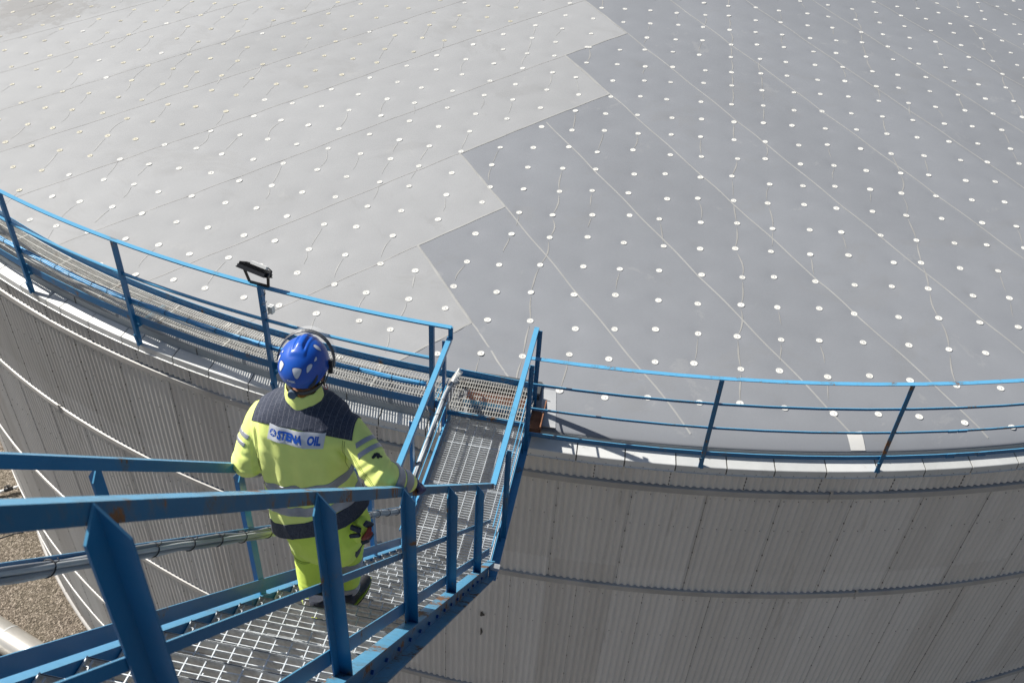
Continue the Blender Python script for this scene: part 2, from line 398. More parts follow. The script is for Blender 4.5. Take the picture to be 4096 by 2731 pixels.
for a, b_ in zip(zz, zz[1:]):
    m_ = max(2, int(math.hypot(b_[0] - a[0], b_[1] - a[1]) / .12))
    run = [(a[0] + (b_[0] - a[0]) * i / m_ + .004 * math.sin(i * 1.3), a[1] + (b_[1] - a[1]) * i / m_) for i in range(m_ + 1)]
    run = [c for c in run if in_tank(*c)]
    if len(run) > 2: ribbon(bm, run, .030, .0036, mi=1, h=.0015)
tag(obj('membrane_seam', bm, [M_seamD, M_seamL], tank), kind='stuff')
# creases running between buttons
bm = NB(); bset = {(b[2], b[3], b[4]): b for b in buttons}
def crease(p, q, w_, bend, mi, ext=0.0):
    pts = []
    dx, dy = q[0] - p[0], q[1] - p[1]; L = math.hypot(dx, dy); nx, ny = -dy / L, dx / L
    for i in range(9):
        t = (i / 8) * (1 + ext); o = bend * math.sin(math.pi * min(1, t)) + .003 * math.sin(i * .9 + p[0] * 9)
        pts.append((p[0] + dx * t + nx * o, p[1] + dy * t + ny * o))
    ribbon(bm, pts, w_ * .8, .0028, True, .0006, mi)
strong = {}
for (rt, i, j), b_ in bset.items():
    if b_[1] > 24: continue
    nb = bset.get((rt, i, j - 1))
    if nb is None: continue
    cr = random.random(); p = (b_[0], b_[1]); q = (nb[0], nb[1])
    m_ = .12; dx, dy = q[0] - p[0], q[1] - p[1]
    p2 = (p[0] + dx * m_, p[1] + dy * m_)
    if rt:
        if i % 5 in (3,) and random.random() < .7: crease(p2, q, .026, random.uniform(-.03, .05), 0)
        elif cr < .20: crease(p2, q, random.uniform(.012, .024), random.uniform(-.04, .04), 0, random.uniform(-.5, 0))
    else:
        if cr < .34: crease(p2, q, random.uniform(.012, .026), random.uniform(-.06, .06), 1, random.uniform(-.45, -.05))
tag(obj('membrane_crease', bm, [M_crease, M_creaseL], tank), kind='stuff')
# fastening discs
def disc_bm(bm, p, nrm, tan, rot):
    sc_ = random.uniform(.92, 1.07); q = nrm.to_track_quat('Z', 'Y').to_matrix(); mi = 1 if tan else 0
    def ring(r, z, n=18): return [bm.verts.new(p + q @ Vector((sc_ * r * math.cos(rot + 2 * math.pi * k / n), sc_ * r * math.sin(rot + 2 * math.pi * k / n), z))) for k in range(n)]
    rs = [ring(.044, 0), ring(.043, .004), ring(.036, .0055), ring(.032, .0035), ring(.012, .0035), ring(.010, .007)]
    for a, b in zip(rs, rs[1:]):
        for k in range(18):
            f = bm.faces.new((a[k], a[(k + 1) % 18], b[(k + 1) % 18], b[k])); f.material_index = mi; f.smooth = False
    bm.faces.new(rs[-1]).material_index = mi
    # centre screw and the small holes
    c = [bm.verts.new(p + q @ Vector((.0045 * math.cos(2 * math.pi * k / 6), .0045 * math.sin(2 * math.pi * k / 6), .0085))) for k in range(6)]
    bm.faces.new(c).material_index = 2
    for k in range(4):
        a = rot + math.pi / 2 * k + .5; o = Vector((.023 * math.cos(a), .023 * math.sin(a), .0050))
        c = [bm.verts.new(p + q @ (o + Vector((.0024 * math.cos(2 * math.pi * t / 5), .0024 * math.sin(2 * math.pi * t / 5), 0)))) for t in range(5)]
        bm.faces.new(c).material_index = 2
camp = Vector((0, 0, Z0))
order = sorted(range(len(buttons)), key=lambda k: (Vector((buttons[k][0], buttons[k][1], 10.9)) - camp).length)
def visible_guess(x, y):
    v = Vector((x, y, on_roof(x, y).z)) - camp; dz = v.dot(_f)
    if dz < .1: return False
    px = v.dot(r2) / dz * 3609; py = v.dot(u2) / dz * 3609
    return abs(px) < 2090 and abs(py) < 1400
order = [k for k in order if visible_guess(buttons[k][0], buttons[k][1])] + [k for k in order if not visible_guess(buttons[k][0], buttons[k][1])]
rest = NB(); npart = 0
for rank, k in enumerate(order):
    x, y, rt, i, j = buttons[k]; p = on_roof(x, y, .003)
    n_ = Vector(((x - CX), (y - CY), math.hypot(x - CX, y - CY) * RR / RISE)).normalized()
    tilt = Vector((random.gauss(0, .03), random.gauss(0, .03), 0)); n_ = (n_ + tilt).normalized()
    tan = (not rt) and (x * nLx + y * nLy < -13.9) and random.random() < .93
    if rank < 100:
        b1 = NB(); disc_bm(b1, p, n_, tan, random.random() * 6); obj('fastening_disc', b1, [M_disc, M_discT, M_screw], tank)
    else: disc_bm(rest, p, n_, tan, random.random() * 6)
tag(obj('fastening_disc', rest, [M_disc, M_discT, M_screw], tank), kind='stuff')
# patches on the membrane
def patch(name, quad, mat, off=.006, h=.003, n=10):
    bm = NB(); g = {}
    for i in range(n + 1):
        for j in range(n + 1):
            s, t = i / n, j / n
            x = (1 - s) * (1 - t) * quad[0][0] + s * (1 - t) * quad[1][0] + s * t * quad[2][0] + (1 - s) * t * quad[3][0]
            y = (1 - s) * (1 - t) * quad[0][1] + s * (1 - t) * quad[1][1] + s * t * quad[2][1] + (1 - s) * t * quad[3][1]
            g[i, j] = bm.verts.new(on_roof(x, y, off))
    for i in range(n):
        for j in range(n): bm.faces.new((g[i, j], g[i + 1, j], g[i + 1, j + 1], g[i, j + 1])).smooth = True
    return obj(name, bm, mat, tank)
tag(patch('repair_patch', [(3.927, 7.724), (4.109, 7.766), (4.118, 7.53), (3.945, 7.515)], M_patch), 'white square patch by the right railing')
tag(patch('edge_patch', [(.39, 8.10), (.56, 8.08), (.56, 7.50), (.39, 7.52)], M_patch2, .005), 'grey membrane strip beside the platform opening')
# upstand, coping
bm = NB(); ring_sweep(bm, -180, 180, [(RE - .012, ZE - .085), (RE + .006, ZE - .082), (RE + .006, -7.30), (RE - .012, -7.30)], 1.0, caps=False)
for t in np.arange(-178, 180, 7.1): bar(bm, CYL(t, RE + .010, ZE - .09), CYL(t, RE + .010, -7.27), .004, .004, Vector((0, 1, 0)), 1)
obj('roof_upstand', bm, [M_up, M_seam], tank)
t = -73.0; k = 0
while t < 60:
    wd = random.choice([1.95, 1.95, 2.0, 1.9, 1.85]); 
    if -27 < t < -25.4 or -32 < t < -30: wd = .95
    b1 = NB(); dz = random.uniform(-.002, .002)
    ring_sweep(b1, t + .025, t + wd - .025, [(RE + .010, -7.268 + dz), (RR, -7.312 + dz), (RR + .006, -7.318 + dz), (RR + .008, -7.408 + dz), (RR + .020, -7.414 + dz), (RR - .004, -7.410 + dz), (RR - .006, -7.330 + dz), (RE + .010, -7.288 + dz)], .5)
    for q in range(4): 
        tt = t + wd * (q + .5) / 4; c = CYL(tt, RR + .009, -7.39); box(b1, c, Vector((.004, 0, 0)), Vector((0, .003, 0)), Vector((0, 0, .004)), 1)
    obj('coping_panel', b1, [M_cope, M_screw], tank); t += wd
bm = NB(); ring_sweep(bm, 60, 287, [(RE + .010, -7.268), (RR, -7.312), (RR + .008, -7.41), (RR - .006, -7.33)], 1.0)
obj('coping_panel', bm, M_cope, tank)
bm = NB(); ring_sweep(bm, -73, 60, [(RE + .012, -7.279), (RR - .004, -7.321), (RR + .003, -7.41), (RR - .006, -7.405), (RR - .012, -7.33), (RE + .012, -7.295)], .5)
obj('coping_joint', bm, M_seam, tank)
# corrugated courses
BANDS = [-7.675, -9.578, -12.40, -15.40, -16.74]
tops = [-7.33] + [b - .085 for b in BANDS]; bots = [b + .012 for b in BANDS] + [-18.2]
NW = int(2 * math.pi * RR / .087); PER = 360 / NW
for c, (zt, zb) in enumerate(zip(tops, bots)):
    th0, th1 = -95.0, 50.0; n = int((th1 - th0) / PER * 8); th = th0 + np.arange(n) * PER / 8
    ph = np.arange(n) % 8 / 8 * 2 * np.pi; s = np.sin(ph); amp = .0105
    r = RR - .013 + amp * np.sign(s) * np.abs(s) ** .9 + (.0 if c else 0)
    lap = 10 * PER   # sheets ~0.94 m wide
    k = np.floor((th - th0 + (c % 2) * lap * .45) / lap); 
    zs = [zt, (zt + zb) / 2, zb]; verts = []
    jit = np.random.uniform(-.012, .012, 400)
    for q, z in enumerate(zs):
        zz = z + (jit[k.astype(int) % 400] if q == 2 and c < 5 else 0)
        T = np.radians(th); verts.append(np.stack([r * np.sin(T), -r * np.cos(T), np.full(n, z) + (zz - z) + Z0], 1))
    V = np.concatenate(verts); F = []
    i = np.arange(n - 1)
    for q in range(len(zs) - 1): F.append(np.stack([q * n + i, (q + 1) * n + i, (q + 1) * n + i + 1, q * n + i + 1], 1))
    me = bpy.data.meshes.new('wall_cladding'); me.from_pydata(V.tolist(), [], np.concatenate(F).tolist()); me.update()
    me.polygons.foreach_set('use_smooth', [True] * len(me.polygons))
    b1 = NB(); b1.from_mesh(me); bpy.data.meshes.remove(me)
    # sheet laps and screws
    kk = 0; tl = th0 - (c % 2) * lap * .45 + lap
    while tl < th1:
        d = random.uniform(.5, 1.0)
        prev = None
        for q in range(13):
            z = zt + (zb - zt) * q / 12; p = CYL(tl + PER * .25 + random.uniform(-.006, .006), RR - .0015, z) - Vector((CX, CY, 0))
            if prev is not None: bar(b1, prev, p, (.0007 + .0005 * d * random.random()) if kk % 4 else .0020, .0013, Vector((0, 1, 0)), 1)
            prev = p
            if q % 2: box(b1, p, Vector((.006, 0, 0)), Vector((0, .006, 0)), Vector((0, 0, .007)), 1)
        tl += lap; kk += 1
    for row in ([.30] if c == 0 else [.33, .04]) if c < 3 else []:
        z = zt + (zb - zt) * row; step = PER * (1 if c == 0 else 2); t = -60.0 + PER * .25
        while t < 30:
            p = CYL(t, RR - .001, z + random.uniform(-.004, .004)) - Vector((CX, CY, 0)); s_ = .0045
            if random.random() < .93: box(b1, p, Vector((s_, 0, 0)), Vector((0, s_, 0)), Vector((0, 0, s_)), 1)
            t += step
    obj('wall_cladding', b1, [M_wall, M_seam], tank).matrix_parent_inverse = Matrix()
    if c < 5:
        zB = BANDS[c]; b2 = NB(); e = -95.0
        while e < 50:
            wd = random.uniform(18, 22) if e > -80 else 20
            dz = random.uniform(-.006, .006)
            ring_sweep(b2, e, min(e + wd - .06, 50), [(RR - .03, zB + .010 + dz), (RR + .014, zB - .003 + dz), (RR + .017, zB - .085 + dz), (RR + .004, zB - .090 + dz), (RR + .002, zB - .02 + dz), (RR - .03, zB - .01 + dz)], .6)
            obj('horizontal_band', b2, M_band, tank); b2 = NB()
            bar(b2, CYL(e + wd - .03, RR + .022, zB + .05), CYL(e + wd - .03, RR + .022, zB - .12), .014, .004, Vector((0, 1, 0))); obj('joint_clip', b2, M_band, tank); b2 = NB()
            e += wd
        b2.free()
    if c < 5:   # foam closer hanging under the band
        pass
bm = NB(); ring_sweep(bm, 50, 265, [(RR - .012, -7.33), (RR - .012, -18.2), (RR - .03, -18.2), (RR - .03, -7.33)], 1.0); obj('wall_cladding', bm, M_wall, tank)
bm = NB(); ring_sweep(bm, -95, 50, [(RR + .03, -18.1), (RR + .05, -18.12), (RR + .05, -18.2), (RR - .02, -18.2), (RR - .02, -18.1)], 1.0); obj('base_flashing', bm, M_band, tank)
# stains on the wall
bm = NB()
for (t, z, wr, hr) in ((-8.6, -10.62, .032, .05), (-8.6, -11.02, .016, .085)):
    c = CYL(t, RR + .0015, z); n_ = 14; vs = []
    tx = Vector((math.cos(rad(t)), math.sin(rad(t)), 0))
    for k in range(n_):
        a = 2 * math.pi * k / n_; rr_ = 1 + .25 * math.sin(a * 3 + z); vs.append(bm.verts.new(c + tx * wr * rr_ * math.cos(a) + Vector((0, 0, hr * rr_ * math.sin(a)))))
    bm.faces.new(vs)
obj('wall_stain', bm, M_seam, tank)
# opening by the platform: rusty nozzle, brown beam, dark recess
PLZ = -6.915
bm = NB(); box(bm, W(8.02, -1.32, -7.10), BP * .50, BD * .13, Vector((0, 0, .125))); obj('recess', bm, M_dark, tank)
bm = NB(); box(bm, W(7.72, -.81, -7.13), BP * .085, BD * .28, Vector((0, 0, .06))); box(bm, W(7.72, -.73, -7.10), BP * .006, BD * .28, Vector((0, 0, .07)))
obj('rusty_bracket', bm, M_rust, tank)
# ================================================================== gratings
def grating(bm, O, u, v, Lu, Lv, su, sv, hb=.030, tb=.0018, zoff=0, rodr=.003, mi=0):
    """bearing bars run along v (length Lv) spaced su along u; rods run along u spaced sv along v. O = corner at top surface"""
    n = int(round(Lu / su)); up = Vector((0, 0, 1))
    for i in range(n + 1):
        c = O + u * (Lu * i / n) + v * (Lv / 2) - up * (hb / 2)
        box(bm, c, u * tb, v * (Lv / 2), up * (hb / 2), mi)
    m = int(round(Lv / sv))
    for j in range(m + 1):
        c = O + u * (Lu / 2) + v * (Lv * j / m) - up * .0035
        box(bm, c, u * (Lu / 2), v * rodr, up * .0035, mi)
# ================================================================== staircase
ST = tag(empty('staircase', W(5.40, -1.32, -18.2)), 'blue steel staircase with grated treads descending from the lower left corner', 'staircase')
LA, LB = -1.25, 5.40
def sec(L, prof, dz): return [W(L, lat, rail_z(L) + z + dz) for lat, z in prof]
def sloped(name, prof, mat, dz=0, L0=LA, L1=LB, parent=ST, label=None, end=None):
    bm = NB(); n = 14; Ls = [L0 + (L1 - L0) * i / n for i in range(n + 1)]
    sweep(bm, Ls, lambda i: sec(Ls[i], prof, dz)); bmesh.ops.recalc_face_normals(bm, faces=bm.faces)
    return obj(name, bm, mat, parent)
def angle_post(bm, L, lat, zt, zb, so, cham=.085, leg=.052, leg2=.058, t=.006):
    """so=+1: outward leg toward +lat. corner at (L,lat)"""
    c1 = [W(L - leg, lat, zb), W(L, lat, zb), W(L, lat + so * t, zb), W(L - leg, lat + so * t, zb)]
    c2 = [W(L - leg, lat, zt + leg * .9 * 0 - .055), W(L, lat, zt), W(L, lat + so * t, zt), W(L - leg, lat + so * t, zt - .055)]
    prism(bm, c1, c2)
    z_in, z_out = zt, zt - cham
    c1 = [W(L, lat, zb), W(L + t, lat, zb), W(L + t, lat + so * leg2, zb), W(L, lat + so * leg2, zb)]
    c2 = [W(L, lat, z_in), W(L + t, lat, z_in), W(L + t, lat + so * leg2, z_out), W(L, lat + so * leg2, z_out)]
    prism(bm, c1, c2)
# right side (near the camera)
R0 = -.895
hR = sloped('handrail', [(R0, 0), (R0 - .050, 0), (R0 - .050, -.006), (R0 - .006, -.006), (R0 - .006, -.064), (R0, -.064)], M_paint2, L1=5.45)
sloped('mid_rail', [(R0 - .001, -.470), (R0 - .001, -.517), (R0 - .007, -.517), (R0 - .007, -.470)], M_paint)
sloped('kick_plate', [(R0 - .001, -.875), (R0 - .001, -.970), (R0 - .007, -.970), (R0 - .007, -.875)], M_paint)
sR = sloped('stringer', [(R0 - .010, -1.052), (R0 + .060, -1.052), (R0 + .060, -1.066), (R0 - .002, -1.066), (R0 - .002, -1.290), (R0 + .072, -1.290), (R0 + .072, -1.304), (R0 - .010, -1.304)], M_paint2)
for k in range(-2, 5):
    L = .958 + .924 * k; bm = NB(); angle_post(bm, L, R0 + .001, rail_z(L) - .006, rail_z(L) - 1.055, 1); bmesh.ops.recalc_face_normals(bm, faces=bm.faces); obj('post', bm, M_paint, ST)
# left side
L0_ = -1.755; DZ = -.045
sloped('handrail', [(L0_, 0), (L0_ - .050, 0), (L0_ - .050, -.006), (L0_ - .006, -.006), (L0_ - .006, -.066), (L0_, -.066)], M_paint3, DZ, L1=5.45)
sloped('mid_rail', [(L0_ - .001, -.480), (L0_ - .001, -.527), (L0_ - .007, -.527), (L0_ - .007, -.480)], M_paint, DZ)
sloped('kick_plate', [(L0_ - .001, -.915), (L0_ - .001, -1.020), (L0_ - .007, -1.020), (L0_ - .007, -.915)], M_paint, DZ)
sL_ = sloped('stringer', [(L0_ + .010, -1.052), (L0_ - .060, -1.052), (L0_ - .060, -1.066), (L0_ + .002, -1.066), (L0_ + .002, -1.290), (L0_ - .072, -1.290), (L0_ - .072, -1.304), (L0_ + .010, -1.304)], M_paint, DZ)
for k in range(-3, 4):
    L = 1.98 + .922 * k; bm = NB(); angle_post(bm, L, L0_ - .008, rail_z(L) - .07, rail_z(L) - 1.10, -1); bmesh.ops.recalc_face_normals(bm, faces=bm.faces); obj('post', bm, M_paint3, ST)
# treads
bm = NB(); tl, tr = L0_ + .014, R0 - .012
up = Vector((0, 0, 1))
grating(bm, W(-.245, tl, 0) - W(0, 0, 0) + Vector((0, 0, 0)), BP, BD, tr - tl, .24, .0995, .048)
bm.free()
def tread_bm():
    bm = NB(); wd = tr - tl
    for i in range(8):          # lateral bearing bars
        y = -.237 + i * .0335; box(bm, BD * y + BP * (tl + wd / 2) - up * .020, BD * .0018, BP * wd / 2, up * .020)
    for j in range(11):          # rods along the going
        x = tl + .03 + (wd - .06) * j / 10; box(bm, BD * (-.1225) + BP * x - up * .0045, BD * .1125, BP * .0026, up * .0048)
    box(bm, BD * (-.002) + BP * (tl + wd / 2) - up * .030, BD * .0028, BP * wd / 2, up * .030)      # nosing
    for x in (tl + .003, tr - .003): box(bm, BD * (-.12) + BP * x - up * .03, BD * .122, BP * .0025, up * .033)
    return bm
b0 = tread_bm(); tme = bpy.data.meshes.new('tread'); b0.to_mesh(tme); b0.free(); tme.materials.append(M_tread)
for j in range(-17, 13):
    L = 2.80 + .2 * j; z = rail_z(L) - 1.10
    if L > 5.30: continue
    o = bpy.data.objects.new('tread', tme); COL.objects.link(o); o.parent = ST; o.matrix_parent_inverse = ST.matrix_world.inverted()
    o.location = BD * L + Vector((0, 0, z + Z0 + .012))
# bolts in the right web
def bolt(bm, c, ax, r=.011, h=.008, mi=0):
    q = ax.to_track_quat('Z', 'Y').to_matrix()
    a = [bm.verts.new(c + q @ Vector((r * math.cos(math.pi / 3 * k), r * math.sin(math.pi / 3 * k), 0))) for k in range(6)]
    b = [bm.verts.new(c + q @ Vector((r * math.cos(math.pi / 3 * k), r * math.sin(math.pi / 3 * k), h))) for k in range(6)]
    for k in range(6): bm.faces.new((a[k], a[(k + 1) % 6], b[(k + 1) % 6], b[k])).material_index = mi
    bm.faces.new(b).material_index = mi
bm = NB()
for j in range(-8, 13):
    L = 2.80 + .2 * j - .17; bolt(bm, W(L, R0 - .002, rail_z(L) - 1.235), BP, .012, .014); 
obj('bolt', bm, simple('bolt_blue', (.008, .09, .32), .4, 0, .2), sR)
# ================================================================== bridge
BG = tag(empty('footbridge', W(6.4, -1.32, -18.2)), 'level blue footbridge with grey grating joining the staircase to the tank rim', 'footbridge')
BRZ = -7.045; HZ = -5.91
def part_box(name, c, ax, ay, az, mat, parent): bm = NB(); box(bm, c, ax, ay, az); return obj(name, bm, mat, parent)
def long_bar(name, L0, L1, lat, z, hw, hh, mat, parent):
    bm = NB(); bar(bm, W(L0, lat, z), W(L1, lat, z), hw, hh); return obj(name, bm, mat, parent)
bm = NB(); grating(bm, W(5.36, -1.745, BRZ), BD, BP, 2.02, .84, .033, .10, .030, .0022, 0, .0035)
for k in range(3): box(bm, W(5.75 + .62 * k, -1.325, BRZ - .008), BD * .004, BP * .42, up * .008)
obj('grating', bm, M_tread, BG)
for lat, s in ((-1.765, -1), (-.885, 1)):
    bm = NB(); L0b, L1b = 5.36, 7.42
    pr = [(lat, .07), (lat + s * .007, .07), (lat + s * .007, -.11), (lat + s * .07, -.11), (lat + s * .07, -.118), (lat, -.118)]
    sweep(bm, [L0b, L1b], lambda i: [W((L0b, L1b)[i], a, BRZ + b) for a, b in pr]); bmesh.ops.recalc_face_normals(bm, faces=bm.faces)
    obj('stringer', bm, M_paint, BG)
# little plate where bridge and flight meet
part_box('joint_plate', W(5.40, -.85, -7.01), BD * .04, BP * .06, up * .004, M_galv, BG)
HLm, HRm = -1.775, -.900
bm = NB(); bar(bm, W(5.45, HLm - .003, HZ - .004), W(7.40, HLm - .003, HZ - .004), .026, .004); bar(bm, W(5.45, HLm + .021, HZ - .03), W(7.40, HLm + .021, HZ - .03), .003, .026)
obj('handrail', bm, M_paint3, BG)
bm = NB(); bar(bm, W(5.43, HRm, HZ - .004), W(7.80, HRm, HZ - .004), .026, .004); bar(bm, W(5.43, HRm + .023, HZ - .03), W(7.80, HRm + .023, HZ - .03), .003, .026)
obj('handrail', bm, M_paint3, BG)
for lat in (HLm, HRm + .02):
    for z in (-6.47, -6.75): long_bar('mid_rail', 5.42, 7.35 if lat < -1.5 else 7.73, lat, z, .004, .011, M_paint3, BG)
for L, lat, s, zb, m_ in ((6.02, -1.800, -1, -7.15, M_paint3), (7.30, -1.800, -1, -7.17, M_paint), (5.86, -.862, 1, -7.17, M_paint), (7.13, -.862, 1, -7.23, M_paint), (7.73, -.875, 1, -7.08, M_paint)):
    bm = NB(); zt = HZ - .012
    bar(bm, W(L, lat, zt), W(L, lat, zb), .003, .028, BD); bar(bm, W(L + .028, lat + s * .02, zt), W(L + .028, lat + s * .02, zb), .024, .003, BD)
    obj('post', bm, m_, BG)
# corner riser joining the left handrail to the rim railing
bm = NB(); bar(bm, W(7.385, -1.765, HZ - .02), W(7.385, -1.765, -5.77), .024, .012, BD); obj('handrail_riser', bm, M_paint, BG)
# ================================================================== platform at the rim
PF = tag(empty('rim_platform', W(7.7, -1.35, -7.0)), 'small grated platform at the tank rim between walkway and footbridge', 'platform')
bm = NB(); grating(bm, W(7.36, -1.78, PLZ), BP, BD, .92, .58, .030, .075, .028, .0017); obj('grating', bm, M_walk, PF)
bm = NB(); bar(bm, W(7.345, -1.79, PLZ - .035), W(7.345, -.86, PLZ - .035), .005, .028); obj('front_plate', bm, M_paint2, PF)
bm = NB(); bar(bm, W(7.99, -1.80, PLZ + .03), W(7.94, -.88, PLZ + .03), .004, .05); obj('kick_plate', bm, M_paint, PF)
bm = NB(); box(bm, W(7.76, -1.26, PLZ - .10), BP * .40, BD * .085, up * .01); obj('brown_beam', bm, M_brown, PF)
bm = NB(); box(bm, W(7.61, -1.26, PLZ - .09), BP * .40, BD * .03, up * .03); obj('support_beam', bm, M_paint, PF)
# ================================================================== rim walkway on the left
WK = tag(empty('rim_walkway', CYL(-30, RR - .35, -7.2)), 'curved grated walkway with blue kick plates along the left of the tank rim', 'walkway')
ri, ro = RR - .515, RR - .038; t1 = -10.55
t = t1
while t > -62:
    wd = random.choice([3.0, 3.2, 3.4]); b1 = NB(); ta, tb = t - .02, t - wd + .02
    n = int(abs(tb - ta) * math.pi / 180 * RR / .034)
    tilt = random.uniform(-.003, .003)
    for i in range(n + 1):
        a = ta + (tb - ta) * i / n; p0 = CYL(a, ri + .01, PLZ - .010 + tilt); p1 = CYL(a, ro - .004, PLZ - .010 + tilt); bar(b1, p0, p1, .0017, .010)
    for j in range(6):
        r = ri + .01 + (ro - ri - .02) * j / 5; pa = arc(ta, tb, r, PLZ - .004 + tilt, .9)
        for p, q in zip(pa, pa[1:]): bar(b1, p, q, .0035, .004)
    for a in (ta, tb): bar(b1, CYL(a, ri + .01, PLZ - .014), CYL(a, ro - .01, PLZ - .014), .003, .016)
    obj('grating', b1, M_walk, WK); t -= wd
bm = NB(); ring_sweep(bm, -62, t1, [(ro, -6.865), (ro + .006, -6.865), (ro + .006, -6.975), (ro, -6.975)], .8); obj('kick_plate', bm, M_paint, WK)
bm = NB(); ring_sweep(bm, -62, t1 + .2, [(ri - .026, -6.83), (ri - .020, -6.83), (ri - .020, -6.94), (ri - .026, -6.94)], .8); obj('kick_plate', bm, M_paint, WK)
PT_L = [-58.9, -52.0, -45.1, -38.2, -31.33, -24.46, -17.6]
for t in PT_L + [-11.0]:
    bm = NB(); bar(bm, CYL(t, ro + .02, -7.02), CYL(t, ri + .02, -7.02), .020, .020); obj('bracket', bm, M_paint, WK)
# left railing
RL = tag(empty('guard_rail', CYL(-30, RR - .08, -7.27)), 'curved blue guard railing of the walkway left of the footbridge, with floodlight', 'railing')
rp = RR - .008
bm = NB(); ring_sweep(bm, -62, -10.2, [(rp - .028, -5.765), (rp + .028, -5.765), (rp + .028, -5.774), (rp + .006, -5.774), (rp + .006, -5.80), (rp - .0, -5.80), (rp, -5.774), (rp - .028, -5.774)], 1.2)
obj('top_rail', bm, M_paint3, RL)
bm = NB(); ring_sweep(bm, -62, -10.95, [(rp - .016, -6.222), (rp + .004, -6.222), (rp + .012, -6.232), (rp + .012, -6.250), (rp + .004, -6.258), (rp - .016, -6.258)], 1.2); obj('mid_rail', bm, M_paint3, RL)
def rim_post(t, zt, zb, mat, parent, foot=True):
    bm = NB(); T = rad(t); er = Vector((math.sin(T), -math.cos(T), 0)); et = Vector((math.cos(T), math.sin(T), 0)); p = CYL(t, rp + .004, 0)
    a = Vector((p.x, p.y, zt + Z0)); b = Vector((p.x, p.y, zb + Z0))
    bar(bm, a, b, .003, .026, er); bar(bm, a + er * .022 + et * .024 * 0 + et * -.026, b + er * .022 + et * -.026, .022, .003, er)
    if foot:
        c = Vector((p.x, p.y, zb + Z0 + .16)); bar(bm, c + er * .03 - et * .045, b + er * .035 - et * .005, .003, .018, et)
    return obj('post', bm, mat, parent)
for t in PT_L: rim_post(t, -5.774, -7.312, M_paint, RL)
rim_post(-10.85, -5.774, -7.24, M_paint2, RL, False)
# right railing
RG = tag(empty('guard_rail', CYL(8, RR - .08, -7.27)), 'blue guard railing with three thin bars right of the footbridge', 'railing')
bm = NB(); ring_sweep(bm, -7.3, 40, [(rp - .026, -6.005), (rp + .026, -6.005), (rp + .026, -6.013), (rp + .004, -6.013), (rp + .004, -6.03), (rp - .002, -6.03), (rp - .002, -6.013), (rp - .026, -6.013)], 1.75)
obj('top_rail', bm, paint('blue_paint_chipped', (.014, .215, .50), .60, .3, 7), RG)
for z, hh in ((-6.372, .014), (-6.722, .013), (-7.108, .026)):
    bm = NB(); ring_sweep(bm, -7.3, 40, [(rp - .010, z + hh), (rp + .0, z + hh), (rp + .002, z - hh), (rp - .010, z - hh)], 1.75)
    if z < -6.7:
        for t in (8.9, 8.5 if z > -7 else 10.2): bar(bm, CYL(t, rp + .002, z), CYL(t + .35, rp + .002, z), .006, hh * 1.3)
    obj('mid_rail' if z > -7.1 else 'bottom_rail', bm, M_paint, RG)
for t in (-.47, 6.34, 13.2, 20.0, 26.8): rim_post(t, -6.013, -7.312, M_paint2, RG)
# ================================================================== cables
def cable_bundle(name, path, n, rc, R, mat, ties, label, cat, extra=None):
    root = tag(empty(name, path[0]), label, cat); dense = []
    for a, b in zip(path, path[1:]):
        m = max(1, int((b - a).length / .06)); dense += [a + (b - a) * i / m for i in range(m)]
    dense.append(path[-1])
    for k in range(n):
        a0 = 2 * math.pi * k / n; rr_ = R * (1 if k else .2); pts = []
        for i, p in enumerate(dense):
            d = (dense[min(i + 1, len(dense) - 1)] - dense[max(i - 1, 0)]).normalized(); s = d.cross(up).normalized(); u_ = s.cross(d)
            a = a0 + .5 * math.sin(i * .05 + k) ; wob = .004 * math.sin(i * .55 + k * 1.9) + .004 * noise.noise(Vector((i * .11, k, 0)))
            pts.append(p + s * ((rr_ + wob) * math.cos(a)) + u_ * ((rr_ + wob) * math.sin(a)))
        bm = NB(); tube(bm, pts, rc, 8); obj('cable', bm, mat[k % len(mat)], root)
    acc = 0; nxt = .08
    for i in range(len(dense) - 1):
        acc += (dense[i + 1] - dense[i]).length
        if acc > nxt:
            d = (dense[i + 1] - dense[i]).normalized(); s = d.cross(up).normalized(); u_ = s.cross(d); bm = NB(); ring = []
            for q in range(17):
                a = 2 * math.pi * q / 16; ring.append(dense[i] + (s * math.cos(a) + u_ * math.sin(a)) * (R + rc + .0025) + d * .004 * math.sin(a))
            tube(bm, ring, .0028, 5, caps=False); tube(bm, [ring[2], ring[2] + u_ * .012 + s * .012, ring[2] + u_ * .02 + s * .004], .002, 4)
            obj('cable_tie', bm, M_tie, root); nxt = acc + random.choice(ties)
    return root
oc = -.565
path = [W(L, -1.728, rail_z(L) + oc - .006 * math.sin(L * 5)) for L in np.linspace(-1.0, 5.2, 26)]
path += [W(5.38, -1.735, -6.42), W(5.6, -1.742, -6.455), W(6.5, -1.745, -6.455), W(7.1, -1.745, -6.46), W(7.32, -1.74, -6.50), W(7.45, -1.74, -6.60), W(7.62, -1.74, -6.72), W(7.80, -1.80, -6.80)]
cable_bundle('cable_bundle', path, 7, .0100, .0165, [M_cable, M_cable, simple('grey_cable', (.22, .24, .27), .45), simple('light_cable', (.56, .57, .56), .4)], [.28, .33, .24, .30],
             'bundle of pale cables with black ties on the left side of the staircase', 'cables')
pw = [CYL(t, rp - .035, -6.655 - .008 * math.sin(t * .9)) for t in np.arange(-11.2, -62, -.9)]
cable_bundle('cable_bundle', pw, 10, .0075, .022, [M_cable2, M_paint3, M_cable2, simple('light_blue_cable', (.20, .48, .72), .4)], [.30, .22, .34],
             'bundle of blue painted cables along the walkway railing', 'cables')
bm = NB(); pc = [CYL(t, rp - .022 + .006 * math.sin(t * 2), -6.700 - .012 * math.sin(t * .8)) for t in np.arange(-18.2, -62, -.5)]
